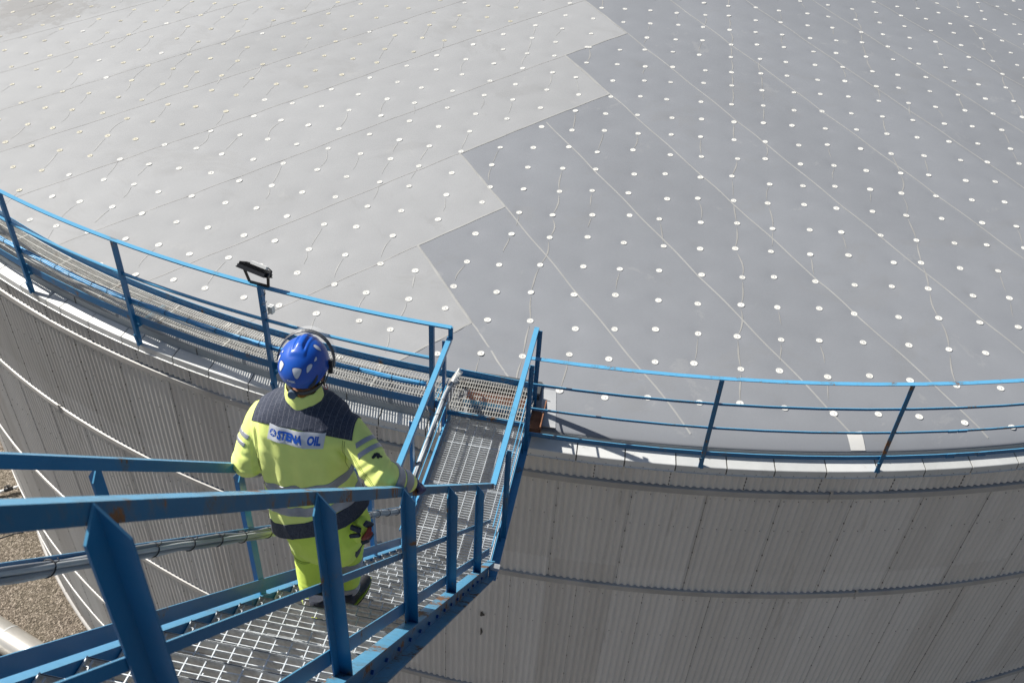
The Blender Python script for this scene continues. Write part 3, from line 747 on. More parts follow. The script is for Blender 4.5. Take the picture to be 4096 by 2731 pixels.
pc = [CYL(-17.7, rp - .05, -6.53), CYL(-17.7, rp - .04, -6.61), CYL(-17.9, rp - .03, -6.68)] + pc
tube(bm, pc, .012, 8); tag(obj('conduit', bm, M_white), 'white flexible conduit tied below the blue cables on the walkway railing', 'conduit')
bm = NB()
for k in range(4):
    a = W(7.42 + .04 * k, -1.78, -6.66 - .01 * k); b = W(7.60 + .05 * k, -1.70 + .02 * k, -6.45 - .03 * k); c = W(7.86, -1.72, -6.62 - .05 * k); d = W(7.72 - .05 * k, -1.84, -6.80)
    pts = [a * (1 - s) ** 3 + b * 3 * s * (1 - s) ** 2 + c * 3 * s * s * (1 - s) + d * s ** 3 for s in [i / 14 for i in range(15)]]
    tube(bm, pts, .008, 6)
tag(obj('cable_loop', bm, M_white), 'loose loop of white cables at the corner of the rim platform', 'cables')
# ================================================================== floodlight
FLt = -17.6; FP = CYL(FLt, rp, -5.765); T = rad(FLt); er = Vector((math.sin(T), -math.cos(T), 0)); et = Vector((math.cos(T), math.sin(T), 0))
FL = tag(empty('floodlight', FP), 'black finned floodlight with white driver box mounted on the left railing', 'floodlight')
ctr = FP - et * .075 - er * .02 + up * .175
ax = (et * 1.0 - up * .16).normalized(); nn = (-er * .55 + up * .80 - et * -.1); nn = (nn - ax * nn.dot(ax)).normalized(); ay = nn.cross(ax)
bm = NB(); box(bm, ctr, ax * .165, ay * .105, nn * .016); box(bm, ctr - nn * .020, ax * .172, ay * .112, nn * .006)
for k in range(21):
    x = -.155 + .0155 * k; hgt = .042 if 3 < k < 17 else .03; box(bm, ctr + ax * x + nn * (.016 + hgt / 2), ax * .002, ay * .095, nn * hgt / 2)
obj('housing', bm, M_black, FL)
bm = NB(); box(bm, ctr - nn * .028, ax * .150, ay * .092, nn * .0015); obj('lens', bm, simple('lens_glass', (.5, .52, .5), .15), FL)
bm = NB(); box(bm, ctr + ax * .045 + nn * .074 + ay * -.03, ax * .095, ay * .030, nn * .016); bmesh.ops.bevel(bm, geom=bm.edges[:], offset=.004, segments=1); obj('driver_box', bm, M_white, FL)
bm = NB(); a = ctr - ax * .10 ; b = ctr + ax * .172
b1_ = FP + et * -.15 + up * .018; b2_ = FP + et * .085 + up * .018
for p, q in ((ctr - ax * .135 - nn * .015, b1_), (b1_, b2_), (b2_, ctr + ax * .165 - nn * .005)): bar(bm, p, q, .016, .006, er)
bmesh.ops.recalc_face_normals(bm, faces=bm.faces); obj('bracket', bm, M_black, FL)
bm = NB(); tube(bm, [ctr + ax * .14 + nn * .075, ctr + ax * .185 + nn * .06, ctr + ax * .20 + nn * .0, ctr + ax * .175 - nn * .03], .007, 8)
tube(bm, [ctr + ax * .165 - ay * .03, ctr + ax * .195 - ay * .03], .03, 12); obj('cable', bm, M_black, FL)
# junction box and its cable
jb = CYL(FLt, rp - .05, -6.10) + et * .045
JB = tag(empty('junction_box', jb), 'small white junction box on the post below the floodlight', 'junction box')
bm = NB(); box(bm, jb, et * .028, er * .028, up * .048); bmesh.ops.bevel(bm, geom=bm.edges[:], offset=.004, segments=2); obj('box', bm, M_white, JB)
bm = NB(); box(bm, jb + er * .030, et * .025, er * .004, up * .044); obj('lid', bm, simple('grey_lid', (.5, .52, .5), .5), JB)
bm = NB(); tube(bm, [jb - up * .05 - et * .02, jb - up * .09 - et * .05, jb - up * .09 - et * .11, jb - up * .03 - et * .135, jb + up * .04 - et * .115, jb + up * .10 - et * .07, jb + up * .25 - et * .05], .005, 6)
obj('cable', bm, M_black, JB)
for k in range(4):
    bm = NB(); c = CYL(FLt, rp + .006, -5.88 - .11 * k); ring = [c + (et * math.cos(a) * .034 + er * math.sin(a) * .034) + up * .02 * math.cos(a) for a in [2 * math.pi * q / 14 for q in range(15)]]
    tube(bm, ring, .0025, 4, caps=False); obj('cable_tie', bm, M_tie, JB)
# ================================================================== things on the ground
def Wp(x, y, z): return Vector((x, y, z))
PR = tag(empty('insulated_pipe', (-10.8, 11.2, 0)), 'large pale metal clad pipe lying on the gravel at the lower left', 'pipe', 'pipes on the gravel')
d = Vector((-9.57 + 10.99, 10.96 - 11.65, 0)).normalized(); s = Vector((d.y, -d.x, 0))
if s.y > 0: s = -s
M_pipe = simple('pipe_cladding', (.50, .48, .44), .38, .45, .12, 1.2)
def pipe(root, c0, r, z):
    bm = NB(); pts = [c0 + d * t + up * z for t in np.arange(-6, 7.01, .5)]; tube(bm, pts, r, 40); obj('pipe_shell', bm, M_pipe, root)
    bm = NB()
    for t in np.arange(-5.4, 7, 1.2): tube(bm, [c0 + d * (t - .02) + up * z, c0 + d * (t + .02) + up * z], r + .006, 40, caps=False)
    obj('clamp_ring', bm, M_cope, root)
    bm = NB(); box(bm, c0 + up * (z - r) / 2, d * .15, s * .2, up * (z - r + .06) / 2)
    box(bm, c0 - d * 3.5 + up * (z - r) / 2, d * .15, s * .2, up * (z - r + .06) / 2); obj('pipe_support', bm, M_galv, root)
e0 = Vector((-10.99, 11.65, 0))
pipe(PR, e0 + s * .30 + d * .0, .31, .40)
P2 = tag(empty('insulated_pipe', (-10.9, 10.4, 0)), 'second pale pipe in the lower left corner, behind the staircase kick plate', 'pipe', 'pipes on the gravel')
pipe(P2, e0 + s * 1.02, .31, .34)
HK = tag(empty('drain_valve', (-12.8, 15.6, 0)), 'small white drain pipe with black valve at the foot of the tank', 'valve')
bm = NB(); hp = [Wp(-13.1, 15.45, .02), Wp(-13.02, 15.47, .12), Wp(-12.9, 15.53, .14), Wp(-12.78, 15.60, .14), Wp(-12.62, 15.68, .14), Wp(-12.54, 15.72, .18), Wp(-12.50, 15.80, .20)]
tube(bm, hp, .035, 10); obj('pipe', bm, M_white, HK)
bm = NB(); tube(bm, [Wp(-12.88, 15.54, .14), Wp(-12.70, 15.64, .14)], .055, 10); tube(bm, [Wp(-12.79, 15.59, .14), Wp(-12.79, 15.59, .26)], .02, 8); bar(bm, Wp(-12.86, 15.55, .26), Wp(-12.72, 15.63, .26), .012, .01); obj('valve', bm, M_black, HK)
bm = NB(); tube(bm, [Wp(-12.8 - .8 + .62 * i * .35, 13.55 + i * .1 + .02 * math.sin(i * 2), .012) for i in range(9)], .012, 6); tag(obj('ground_cable', bm, M_dark), 'thin dark cable lying across the gravel at the tank foot', 'cable')
#PERSON#
# ================================================================== the person
PO = W(2.98, -1.42, -4.48); PM = Matrix.Translation(PO) @ Matrix.Rotation(-A0, 4, 'Z')
def q(lat, L, z): return Vector((lat + 1.42, L - 2.98, z + 4.48))      # body frame: x right, y ahead, z up
def clean(bm): bmesh.ops.recalc_face_normals(bm, faces=bm.faces)
def capsule(bm, chain, seg=16):
    for (p, r) in chain:
        bmesh.ops.create_icosphere(bm, subdivisions=3 if r > .03 else 2, radius=r, matrix=Matrix.Translation(p))
    for (p, r), (p2, r2_) in zip(chain, chain[1:]):
        if (p2 - p).length < 1e-4: continue
        b = NB(); tube(b, [p, p2], [r, r2_], seg); t_ = bpy.data.meshes.new('t'); b.to_mesh(t_); b.free(); bm.from_mesh(t_); bpy.data.meshes.remove(t_)
def loft(bm, rings, n=40, p_=2.5):
    rows = []
    for (cx_, cy_, z, w_, d_, *tl) in rings:
        sl = tl[0] if tl else 0; row = []
        for k in range(n):
            a = 2 * math.pi * k / n; c, s = math.cos(a), math.sin(a)
            x = w_ * math.copysign(abs(c) ** (2 / p_), c); y = d_ * math.copysign(abs(s) ** (2 / p_), s)
            row.append(bm.verts.new(q(cx_ + x, cy_ + y, z + sl * x)))
        rows.append(row)
    for a, b in zip(rows, rows[1:]):
        for k in range(n): bm.faces.new((a[k], a[(k + 1) % n], b[(k + 1) % n], b[k]))
    bm.faces.new(rows[0][::-1]); bm.faces.new(rows[-1])
def remesh(bm, vox, smooth_it=6):
    clean(bm); me = bpy.data.meshes.new('tmp'); bm.to_mesh(me); bm.free()
    o = bpy.data.objects.new('tmp', me); COL.objects.link(o); md = o.modifiers.new('r', 'REMESH'); md.mode = 'VOXEL'; md.voxel_size = vox
    if smooth_it: sm = o.modifiers.new('s', 'SMOOTH'); sm.iterations = smooth_it; sm.factor = .5
    dg = bpy.context.evaluated_depsgraph_get(); out = bpy.data.meshes.new_from_object(o.evaluated_get(dg)); bpy.data.objects.remove(o); bpy.data.meshes.remove(me)
    return out
def displace(me, fn):
    ns = [v.normal.copy() for v in me.vertices]
    for v, n_ in zip(me.vertices, ns): v.co += n_ * fn(v.co, n_)
    me.update()
def bvh_of(me): return BVHTree.FromPolygons([v.co.copy() for v in me.vertices], [p.vertices[:] for p in me.polygons])
def put(name, me, mat, parent, smooth=True):
    for m in (mat if isinstance(mat, (list, tuple)) else [mat]): me.materials.append(m)
    if smooth: me.polygons.foreach_set('use_smooth', [True] * len(me.polygons))
    me.name = name; o = bpy.data.objects.new(name, me); COL.objects.link(o); o.parent = parent
    return o
def shell(me, planes, off, keep=None, thick=True):
    """part of a surface between planes (co, no: the side no points to is removed), lifted by off"""
    bm = NB(); bm.from_mesh(me)
    if keep: bmesh.ops.delete(bm, geom=[f for f in bm.faces if not keep(f.calc_center_median())], context='FACES')
    for co, no in planes:
        bmesh.ops.bisect_plane(bm, geom=bm.verts[:] + bm.edges[:] + bm.faces[:], dist=1e-5, plane_co=co, plane_no=no, clear_outer=True)
    bm.normal_update()
    ns = {v: v.normal.copy() for v in bm.verts}
    edge_loops = [e for e in bm.edges if e.is_boundary]
    ret = bmesh.ops.extrude_edge_only(bm, edges=edge_loops)
    newv = [g for g in ret['geom'] if isinstance(g, bmesh.types.BMVert)]
    for v, n_ in ns.items(): v.co += n_ * off
    out = bpy.data.meshes.new('shell'); bm.to_mesh(out); bm.free(); return out
# ---- joints (lateral, ahead, z) in staircase coordinates
shL, elL, wrL = q(-1.635, 2.985, -3.035), q(-1.712, 2.880, -3.275), q(-1.742, 3.085, -3.500)
shR, elR, wrR = q(-1.215, 2.985, -3.03), q(-1.020, 2.845, -3.170), q(-.915, 2.955, -3.315)
hipL, knL, anL = q(-1.505, 2.98, -3.74), q(-1.538, 3.05, -4.10), q(-1.490, 2.955, -4.39)
hipR, knR, anR = q(-1.285, 3.00, -3.74), q(-1.345, 3.185, -4.13), q(-1.385, 3.135, -4.60)
def lerp(a, b, t): return a + (b - a) * t
def rz(L): return rail_z(L)
def hand_chains(side, g=1.0):
    out = []
    if side > 0:
        lat0 = -.918; kx = [2.995, 3.018, 3.040, 3.060]; z = rz
        out.append([(wrR, .030 * g), (q(lat0 - .002, 3.005, z(3.005) + .030), .029 * g), (q(lat0 + .010, 3.035, z(3.035) + .026), .026 * g)])
        lens = [.95, 1.05, 1.0, .8]
        for L, ln in zip(kx, lens):
            zz = z(L + .01)
            out.append([(q(lat0 + .010, L, zz + .030), .0125 * g), (q(lat0 + .040 * ln, L + .006, zz + .022), .0115 * g), (q(lat0 + .052, L + .012, zz - .014 * ln), .0105 * g), (q(lat0 + .040, L + .014, zz - .040 * ln), .0095 * g)])
        out.append([(q(lat0 - .012, 2.985, z(2.985) + .022), .015 * g), (q(lat0 - .040, 3.01, z(3.01) + .012), .0125 * g), (q(lat0 - .046, 3.035, z(3.035) - .016), .0105 * g)])
    else:
        lat0 = -1.775; z = lambda L: rz(L) - .045
        out.append([(wrL, .030 * g), (q(lat0 + .005, 3.13, z(3.13) + .034), .029 * g), (q(lat0, 3.165, z(3.165) + .028), .025 * g)])
        for L, ln in zip([3.125, 3.147, 3.169, 3.188], [.95, 1.05, 1.0, .8]):
            zz = z(L + .01)
            out.append([(q(lat0 - .008, L, zz + .030), .0125 * g), (q(lat0 - .038 * ln, L + .006, zz + .020), .0115 * g), (q(lat0 - .050, L + .012, zz - .014 * ln), .0105 * g), (q(lat0 - .040, L + .014, zz - .036 * ln), .0095 * g)])
        out.append([(q(lat0 + .012, 3.115, z(3.115) + .022), .015 * g), (q(lat0 + .036, 3.14, z(3.14) + .004), .0125 * g), (q(lat0 + .040, 3.16, z(3.16) - .022), .0105 * g)])
    return out
HC = q(-1.425, 3.035, -2.715)              # head centre
# ---- body: one continuous surface
bm = NB()
loft(bm, [(-1.40, 2.99, -3.92, .13, .09), (-1.40, 2.985, -3.80, .175, .11), (-1.41, 2.98, -3.6, .165, .10), (-1.43, 2.985, -3.4, .165, .105), (-1.435, 2.99, -3.2, .185, .115), (-1.435, 2.995, -3.05, .20, .11), (-1.433, 3.0, -2.95, .14, .085), (-1.43, 3.0, -2.90, .06, .06)], 32, 2.2)
capsule(bm, [(q(-1.43, 3.0, -2.95), .062), (q(-1.428, 3.015, -2.84), .058), (HC + Vector((0, 0, -.06)), .058)])
capsule(bm, [(HC + Vector((0, -.025, .02)), .088), (HC + Vector((0, .03, .015)), .080)]); capsule(bm, [(HC + Vector((0, .045, -.05)), .058), (HC + Vector((0, .07, -.085)), .032)])
capsule(bm, [(HC + Vector((0, .10, .0)), .012), (HC + Vector((0, .122, -.028)), .014)])
for s in (-1, 1):
    capsule(bm, [(HC + Vector((s * .083, -.01, -.025)), .012), (HC + Vector((s * .092, -.018, -.045)), .013), (HC + Vector((s * .088, -.012, -.075)), .009)])
    capsule(bm, [(HC + Vector((s * .018, .105, -.058)), .010), (HC + Vector((-s * .018, .105, -.058)), .010)])
for sh, el, wr in ((shL, elL, wrL), (shR, elR, wrR)):
    capsule(bm, [(lerp(sh, q(-1.43, 3.0, -3.02), .3), .07), (sh, .058), (lerp(sh, el, .5), .048), (el, .040), (lerp(el, wr, .4), .040), (wr, .028)])
for hp_, kn, an, r_ in ((hipL, knL, anL, 0), (hipR, knR, anR, 0)):
    capsule(bm, [(hp_, .088), (lerp(hp_, kn, .5), .074), (kn, .056), (lerp(kn, an, .35), .055), (an, .038), (an + Vector((0, .01, -.05)), .04), (an + Vector((0, .14, -.06)), .03)])
for sd_ in (1, -1):
    for ch in hand_chains(sd_, .92): capsule(bm, ch, 10)
body_me = remesh(bm, .006, 2)
M_skin = simple('skin', (.52, .27, .19), .5, 0, .10, 30, .2, 200)
for m in (M_skin,): body_me.materials.append(m)
body_me.polygons.foreach_set('use_smooth', [True] * len(body_me.polygons)); body_me.name = 'person'
person = bpy.data.objects.new('person', body_me); COL.objects.link(person); person.matrix_world = PM
tag(person, 'worker in blue helmet and yellow high visibility workwear descending the stairs, back to the camera', 'person')
for s in (-1, 1):
    bm = NB(); bmesh.ops.create_uvsphere(bm, u_segments=12, v_segments=8, radius=.012, matrix=Matrix.Translation(HC + Vector((s * .032, .095, .012)))); o = obj('eye', bm, M_white); o.parent = person
# ---- jacket
def fold(co, n_, amp=1.0):
    x, y, z = co
    a = noise.noise(Vector((x * 6, y * 6, z * 2.2))) * .007
    b = noise.noise(Vector((x * 15 + z * 4, y * 15, z * 5 + 3))) * .0032
    rg = 1 - abs(noise.noise(Vector((x * 8 + z * 3, y * 8, z * 3.5 + 9)))) * 2
    return (a + b + .0045 * rg ** 3) * amp
bm = NB()
J = [(-1.395, 2.985, -3.86, .262, .182, .16), (-1.40, 2.98, -3.74, .268, .185, .16), (-1.41, 2.975, -3.62, .258, .178, .12), (-1.425, 2.97, -3.50, .245, .168, .08), (-1.44, 2.965, -3.38, .228, .160, .04), (-1.445, 2.965, -3.24, .238, .166, .02), (-1.445, 2.97, -3.12, .252, .168), (-1.44, 2.975, -3.03, .252, .160), (-1.437, 2.985, -2.965, .228, .140), (-1.434, 2.995, -2.925, .180, .112), (-1.432, 3.0, -2.897, .115, .088), (-1.430, 3.003, -2.87, .072, .070), (-1.430, 3.003, -2.84, .066, .066)]
loft(bm, J, 48, 2.35)
def sleeve(sh, el, wr, side):
    mid = lerp(sh, el, .5); fm = lerp(el, wr, .5)
    capsule(bm, [(lerp(sh, q(-1.43, 2.99, -3.04), .28), .082), (sh + Vector((0, -.006, -.008)), .083), (mid + Vector((side * .004, -.004, 0)), .079), (lerp(mid, el, .6), .080), (el, .078), (lerp(el, fm, .5), .075), (fm, .068), (lerp(fm, wr, .55), .060), (wr - (wr - el).normalized() * .012, .050)])
sleeve(shL, elL, wrL, -1); sleeve(shR, elR, wrR, 1)
jk = remesh(bm, .0062, 10)
def jfold(co, n_):
    f = fold(co, n_); add = 0
    for el, sh, wr, s in ((elL, shL, wrL, -1), (elR, shR, wrR, 1)):
        d = (co - el).length
        if d < .16:
            ax_ = (sh - wr).normalized(); t = (co - el).dot(ax_); add += .0075 * math.sin(t * 118 + noise.noise(co * 14) * 2.4) * math.exp(-(d / .09) ** 2)
        d2 = (co - lerp(sh, el, .25) - Vector((-s * .06, -.04, -.05))).length
        if d2 < .12: add += .009 * math.sin((co.x * s * 55 + co.z * 45) + noise.noise(co * 11) * 3) * math.exp(-(d2 / .06) ** 2)
    # vertical drag folds of the back, gathered at the waist
    if n_.y < 0 and .92 < co.z < 1.52 and abs(co.x) < .24:
        g = math.exp(-((co.z - 1.15) / .16) ** 2)
        add += .0065 * (math.sin(co.x * 62 + 2.0 * noise.noise(Vector((co.x * 5, 0, co.z * 3)))) * (.35 + g)) * .8
    if .98 < co.z < 1.14: add -= .008 * math.exp(-((co.z - 1.12 - .1 * co.x) / .03) ** 2)
    return f + add
displace(jk, jfold)
# cut away what pokes out of the cuffs and open neck; cut the hem cleanly
def hivis(name, col):
    m, n, b = newmat(name); p = coord(n)
    f = noise_(n, 900, 2, .5, p); v = noise_(n, 5, 4, .6, p); st = noise_(n, 7, 6, .75, scaled(n, p, (1, 1, .6)))
    c = ramp(n, v, [(.3, tuple(x * .92 for x in col)), (.7, tuple(min(1, x * 1.05) for x in col))])
    dirt = ramp(n, st, [(.66, (0, 0, 0)), (.80, (.45, .45, .45))]); c = mix(n, dirt, c, (.17, .21, .05))
    n.links.new(c, b.inputs['Base Color']); b.inputs['Roughness'].default_value = .78; b.inputs['Specular IOR Level'].default_value = .25
    b.inputs['Sheen Weight'].default_value = .15
    w_ = n.nodes.new('ShaderNodeTexWave'); w_.inputs['Scale'].default_value = 160; n.links.new(p, w_.inputs[0])
    bump(n, b, math_(n, 'ADD', math_(n, 'MULTIPLY', f, .5), math_(n, 'MULTIPLY', noise_(n, 60, 4, .6, p), 1.0)), .22, .0025)
    b.inputs['Subsurface Weight'].default_value = 0
    return m
M_hv = hivis('yellow_fabric', (.84, .94, .27)); M_hv2 = hivis('yellow_trouser_fabric', (.74, .92, .13))
def denim(name, pin=True):
    m, n, b = newmat(name); p = coord(n); sp = n.nodes.new('ShaderNodeSeparateXYZ'); n.links.new(p, sp.inputs[0])
    f = noise_(n, 420, 3, .8, p); g = noise_(n, 120, 4, .8, scaled(n, p, (1.0, 1, .35))); k = math_(n, 'ADD', math_(n, 'MULTIPLY', f, .5), math_(n, 'MULTIPLY', g, .5))
    c = ramp(n, k, [(.34, (.020, .025, .046)), (.52, (.050, .058, .086)), (.68, (.14, .15, .18))])
    if pin:
        fr = math_(n, 'FRACT', math_(n, 'DIVIDE', math_(n, 'ADD', sp.outputs[0], 5.0), .0265)); li = math_(n, 'LESS_THAN', fr, .05)
        c = mix(n, math_(n, 'MULTIPLY', li, .6), c, (.26, .26, .30))
    n.links.new(c, b.inputs['Base Color']); b.inputs['Roughness'].default_value = .85; b.inputs['Specular IOR Level'].default_value = .2; b.inputs['Sheen Weight'].default_value = .1
    bump(n, b, k, .3, .002); return m
M_denim = denim('navy_quilted_fabric'); M_navy = denim('navy_fabric', False)
m, n, b = newmat('reflective_tape'); p = coord(n)
n.links.new(ramp(n, noise_(n, 14, 5, .6, p), [(.3, (.30, .31, .36)), (.7, (.43, .44, .50))]), b.inputs['Base Color']); b.inputs['Metallic'].default_value = .35; b.inputs['Roughness'].default_value = .42
bump(n, b, noise_(n, 35, 4, .6, p), .25, .003); M_tape = m
# hem
hemz = lambda x: .72
bmj = NB(); bmj.from_mesh(jk)
# hem plane: back at z -3.72 (long 2.83), sides lower
n_h = Vector((.48, -.2, -1)).normalized(); co_h = q(-1.438, 2.82, -3.690)
bmesh.ops.bisect_plane(bmj, geom=bmj.verts[:] + bmj.edges[:] + bmj.faces[:], dist=1e-5, plane_co=co_h, plane_no=n_h, clear_outer=True)
bmesh.ops.bisect_plane(bmj, geom=bmj.verts[:] + bmj.edges[:] + bmj.faces[:], dist=1e-5, plane_co=q(0, 0, -2.862), plane_no=Vector((0, 0, 1)), clear_outer=True)
jk2 = bpy.data.meshes.new('jacket'); bmj.to_mesh(jk2); bmj.free()
JB_ = bvh_of(jk2)
jacket = put('jacket', jk2.copy(), M_hv, person)
up_ = Vector((0, 0, 1))
# yoke over the shoulders
yk = shell(jk2, [(q(-1.40, 2.83, -2.948), Vector((-.04, -1.0, -1)).normalized()), (q(-1.662, 2.95, -3.0), Vector((-1, 0, .15)).normalized()), (q(-1.162, 2.95, -3.0), Vector((1, 0, .15)).normalized())], .0028, lambda c: (c.y < .03 or c.z > q(0, 0, -3.0).z) and c.z > q(0, 0, -3.12).z)
put('yoke', yk, M_denim, jacket)
# double tape round the waist and hem, navy hem panel
def torso(c): return c.z > .6 and abs(c.x + .01) < .29 and (abs(c.x + .015) < .262 or c.z < 1.0) and not ((c - elL).length < .13 or (c - wrL).length < .14 or (c - elR).length < .12)
tn = Vector((-.20, .03, 1)).normalized()
def band_planes(z0, z1, lat=-1.385, L=2.82, nn=tn): return [(q(lat, L, z0), nn), (q(lat, L, z1), -nn)]
put('reflective_tape', shell(jk2, band_planes(-3.296, -3.360), .0030, torso), M_tape, jacket)
put('reflective_tape', shell(jk2, band_planes(-3.452, -3.512), .0030, torso), M_tape, jacket)
tn2 = Vector((-.16, -.02, 1)).normalized()
put('hem_panel', shell(jk2, [(q(-1.438, 2.82, -3.577), Vector((-.48, .2, 1)).normalized())], .0034, torso), M_navy, jacket)
# sleeve tapes
def sl_tape(a, b, t0, t1, rad_, nm='reflective_tape', cut=None):
    d_ = (b - a).normalized(); L_ = (b - a).length; c0, c1 = a + d_ * L_ * t0, a + d_ * L_ * t1
    me_ = shell(jk2, [(c0, -d_), (c1, d_)] + (cut or []), .0030, lambda c: (c - (c0 + c1) / 2).length < rad_)
    if len(me_.polygons): put(nm, me_, M_tape, jacket)
for sh, el, wr, s in ((shL, elL, wrL, -1), (shR, elR, wrR, 1)):
    sl_tape(el, wr, .24, .52, .12); sl_tape(el, wr, .61, .90, .11)
    ct = [(lerp(sh, el, .4) + Vector((s * .005, 0, .0)), Vector((-s, -.25, -.35)).normalized())]
    sl_tape(sh, el, .36, .44, .11, cut=ct); sl_tape(sh, el, .53, .61, .11, cut=ct)
# collar
bm = NB()
def collar_ring(z, w_, d_, cy=3.0, dz=0, n=48): return [q(-1.428 + w_ * math.cos(2 * math.pi * k / n), cy + d_ * math.sin(2 * math.pi * k / n), z + dz * math.sin(2 * math.pi * k / n) + .004 * math.sin(k * 1.1)) for k in range(n)]
rws = [collar_ring(*a_, 3.0, .012) for a_ in ((-2.932, .108, .102), (-2.900, .097, .094), (-2.860, .088, .086), (-2.822, .083, .082), (-2.816, .079, .078), (-2.824, .075, .074), (-2.890, .072, .071))]
vr = [[bm.verts.new(p) for p in r] for r in rws]
for a, b in zip(vr, vr[1:]):
    for k in range(48): bm.faces.new((a[k], a[(k + 1) % 48], b[(k + 1) % 48], b[k])).smooth = True
o = obj('collar', bm, M_hv); o.parent = jacket; cmesh = o.data; CB = bvh_of(cmesh)
# ---- writing
def project(bvh, x, z, off, d_=Vector((0, 1, 0)), y0=-1.0, dflt=None):
    h = bvh.ray_cast(Vector((x, y0, z)), d_)
    if h[0] is None: return None
    return h[0] - d_ * off
def text_mesh(s, size, bold=0.0, shear=0, space=1.0):
    cu = bpy.data.curves.new('t', 'FONT'); cu.body = s; cu.size = size; cu.offset = bold; cu.shear = shear; cu.space_character = space; cu.align_x = 'LEFT'; cu.resolution_u = 3
    o = bpy.data.objects.new('t', cu); COL.objects.link(o); dg = bpy.context.evaluated_depsgraph_get(); me_ = bpy.data.meshes.new_from_object(o.evaluated_get(dg)); bpy.data.objects.remove(o); bpy.data.curves.remove(cu)
    b_ = NB(); b_.from_mesh(me_); bpy.data.meshes.remove(me_); bmesh.ops.triangulate(b_, faces=b_.faces)
    for _ in range(2):
        es = [e for e in b_.edges if e.calc_length() > .008]
        if es: bmesh.ops.subdivide_edges(b_, edges=es, cuts=1); bmesh.ops.triangulate(b_, faces=b_.faces)
    return b_
def stick(b_, fn, name, mat, parent):
    bad = []
    for v in b_.verts:
        p_ = fn(v.co.x, v.co.y)
        if p_ is None: bad.append(v)
        else: v.co = p_
    if bad: bmesh.ops.delete(b_, geom=bad, context='VERTS')
    o = obj(name, b_, mat); o.parent = parent; return o
M_logo = simple('logo_blue', (.006, .085, .48), .5, 0, .05); M_label = simple('label_white', (.62, .64, .70), .55, 0, .05)
TLx, TLz = q(-1.549, 0, -2.965).x, q(0, 0, -2.965).z
def lab(u, v, off):  # u 0..1 to the right, v 0..1 down; the label sits on the back
    x = TLx + .272 * u - .008 * v; z = TLz - .0 * u - .072 * v
    z += .006 - .012 * u
    return project(JB_, x, z, off)
def sheet(nu, nv, f, name, mat, parent):
    b_ = NB(); g = {(i, j): b_.verts.new(f(i / nu, j / nv)) for i in range(nu + 1) for j in range(nv + 1)}
    for i in range(nu):
        for j in range(nv): b_.faces.new((g[i, j], g[i + 1, j], g[i + 1, j + 1], g[i, j + 1])).smooth = True
    bmesh.ops.recalc_face_normals(b_, faces=b_.faces); o = obj(name, b_, mat); o.parent = parent; return o
back = sheet(40, 12, lambda u, v: lab(u, v, .0045), 'back_label', M_label, jacket)
for s_, x0, x1 in (('STENA', .175, .640), ('OIL', .715, .945)):
    t_ = text_mesh(s_, 1.0, .055); xs = [v.co.x for v in t_.verts]; ys = [v.co.y for v in t_.verts]; a0, a1, b0_, b1_ = min(xs), max(xs), min(ys), max(ys)
    stick(t_, lambda x, y: lab(x0 + (x1 - x0) * (x - a0) / (a1 - a0), .78 - .58 * (y - b0_) / (b1_ - b0_), .0062), 'lettering', M_logo, back)
# emblem: blue disc with a white three-pointed blade and the letters S, A, O
def disc_mesh(n_=36, rings=5, r=1.0):
    b_ = NB(); c = b_.verts.new((0, 0, 0)); rr_ = [[b_.verts.new((r * (k + 1) / rings * math.cos(2 * math.pi * i / n_), r * (k + 1) / rings * math.sin(2 * math.pi * i / n_), 0)) for i in range(n_)] for k in range(rings)]
    for i in range(n_): b_.faces.new((c, rr_[0][i], rr_[0][(i + 1) % n_]))
    for a, b in zip(rr_, rr_[1:]):
        for i in range(n_): b_.faces.new((a[i], b[i], b[(i + 1) % n_], a[(i + 1) % n_]))
    return b_
ec = (.090, .48)
def emb(off): return lambda x, y: lab(ec[0] + x * .062, ec[1] - y * .062 * .272 / .072, off)
stick(disc_mesh(), emb(.0060), 'emblem', M_logo, back)
b_ = NB()
for k in range(3):
    a = math.pi / 2 + 2 * math.pi * k / 3; d0 = Vector((math.cos(a), math.sin(a), 0)); s0 = Vector((-d0.y, d0.x, 0)); N = 8
    L_ = [b_.verts.new(d0 * (i / N) + s0 * (.26 * (1 - i / N) + .03)) for i in range(N + 1)]; R_ = [b_.verts.new(d0 * (i / N) - s0 * (.26 * (1 - i / N) + .03)) for i in range(N + 1)]
    for i in range(N): b_.faces.new((R_[i], R_[i + 1], L_[i + 1], L_[i]))
stick(b_, emb(.0070), 'emblem_blade', M_label, back)
for ch, ex, ey in (('S', -.52, .30), ('A', .52, .30), ('O', 0, -.62)):
    t_ = text_mesh(ch, 1.0, .02); xs = [v.co.x for v in t_.verts]; ys = [v.co.y for v in t_.verts]; mx, my, hh_ = (min(xs) + max(xs)) / 2, (min(ys) + max(ys)) / 2, max(ys) - min(ys)
    stick(t_, lambda x, y: emb(.0075)(ex + (x - mx) / hh_ * .42, ey + (y - my) / hh_ * .42), 'lettering', M_label, back)
t_ = text_mesh('TEX', .016, .0004, .1)
stick(t_, lambda x, y: project(CB, q(-1.412, 0, 0).x + x + .0, q(0, 0, -2.915).z + y + x * .15, .0025), 'lettering', M_black, o)
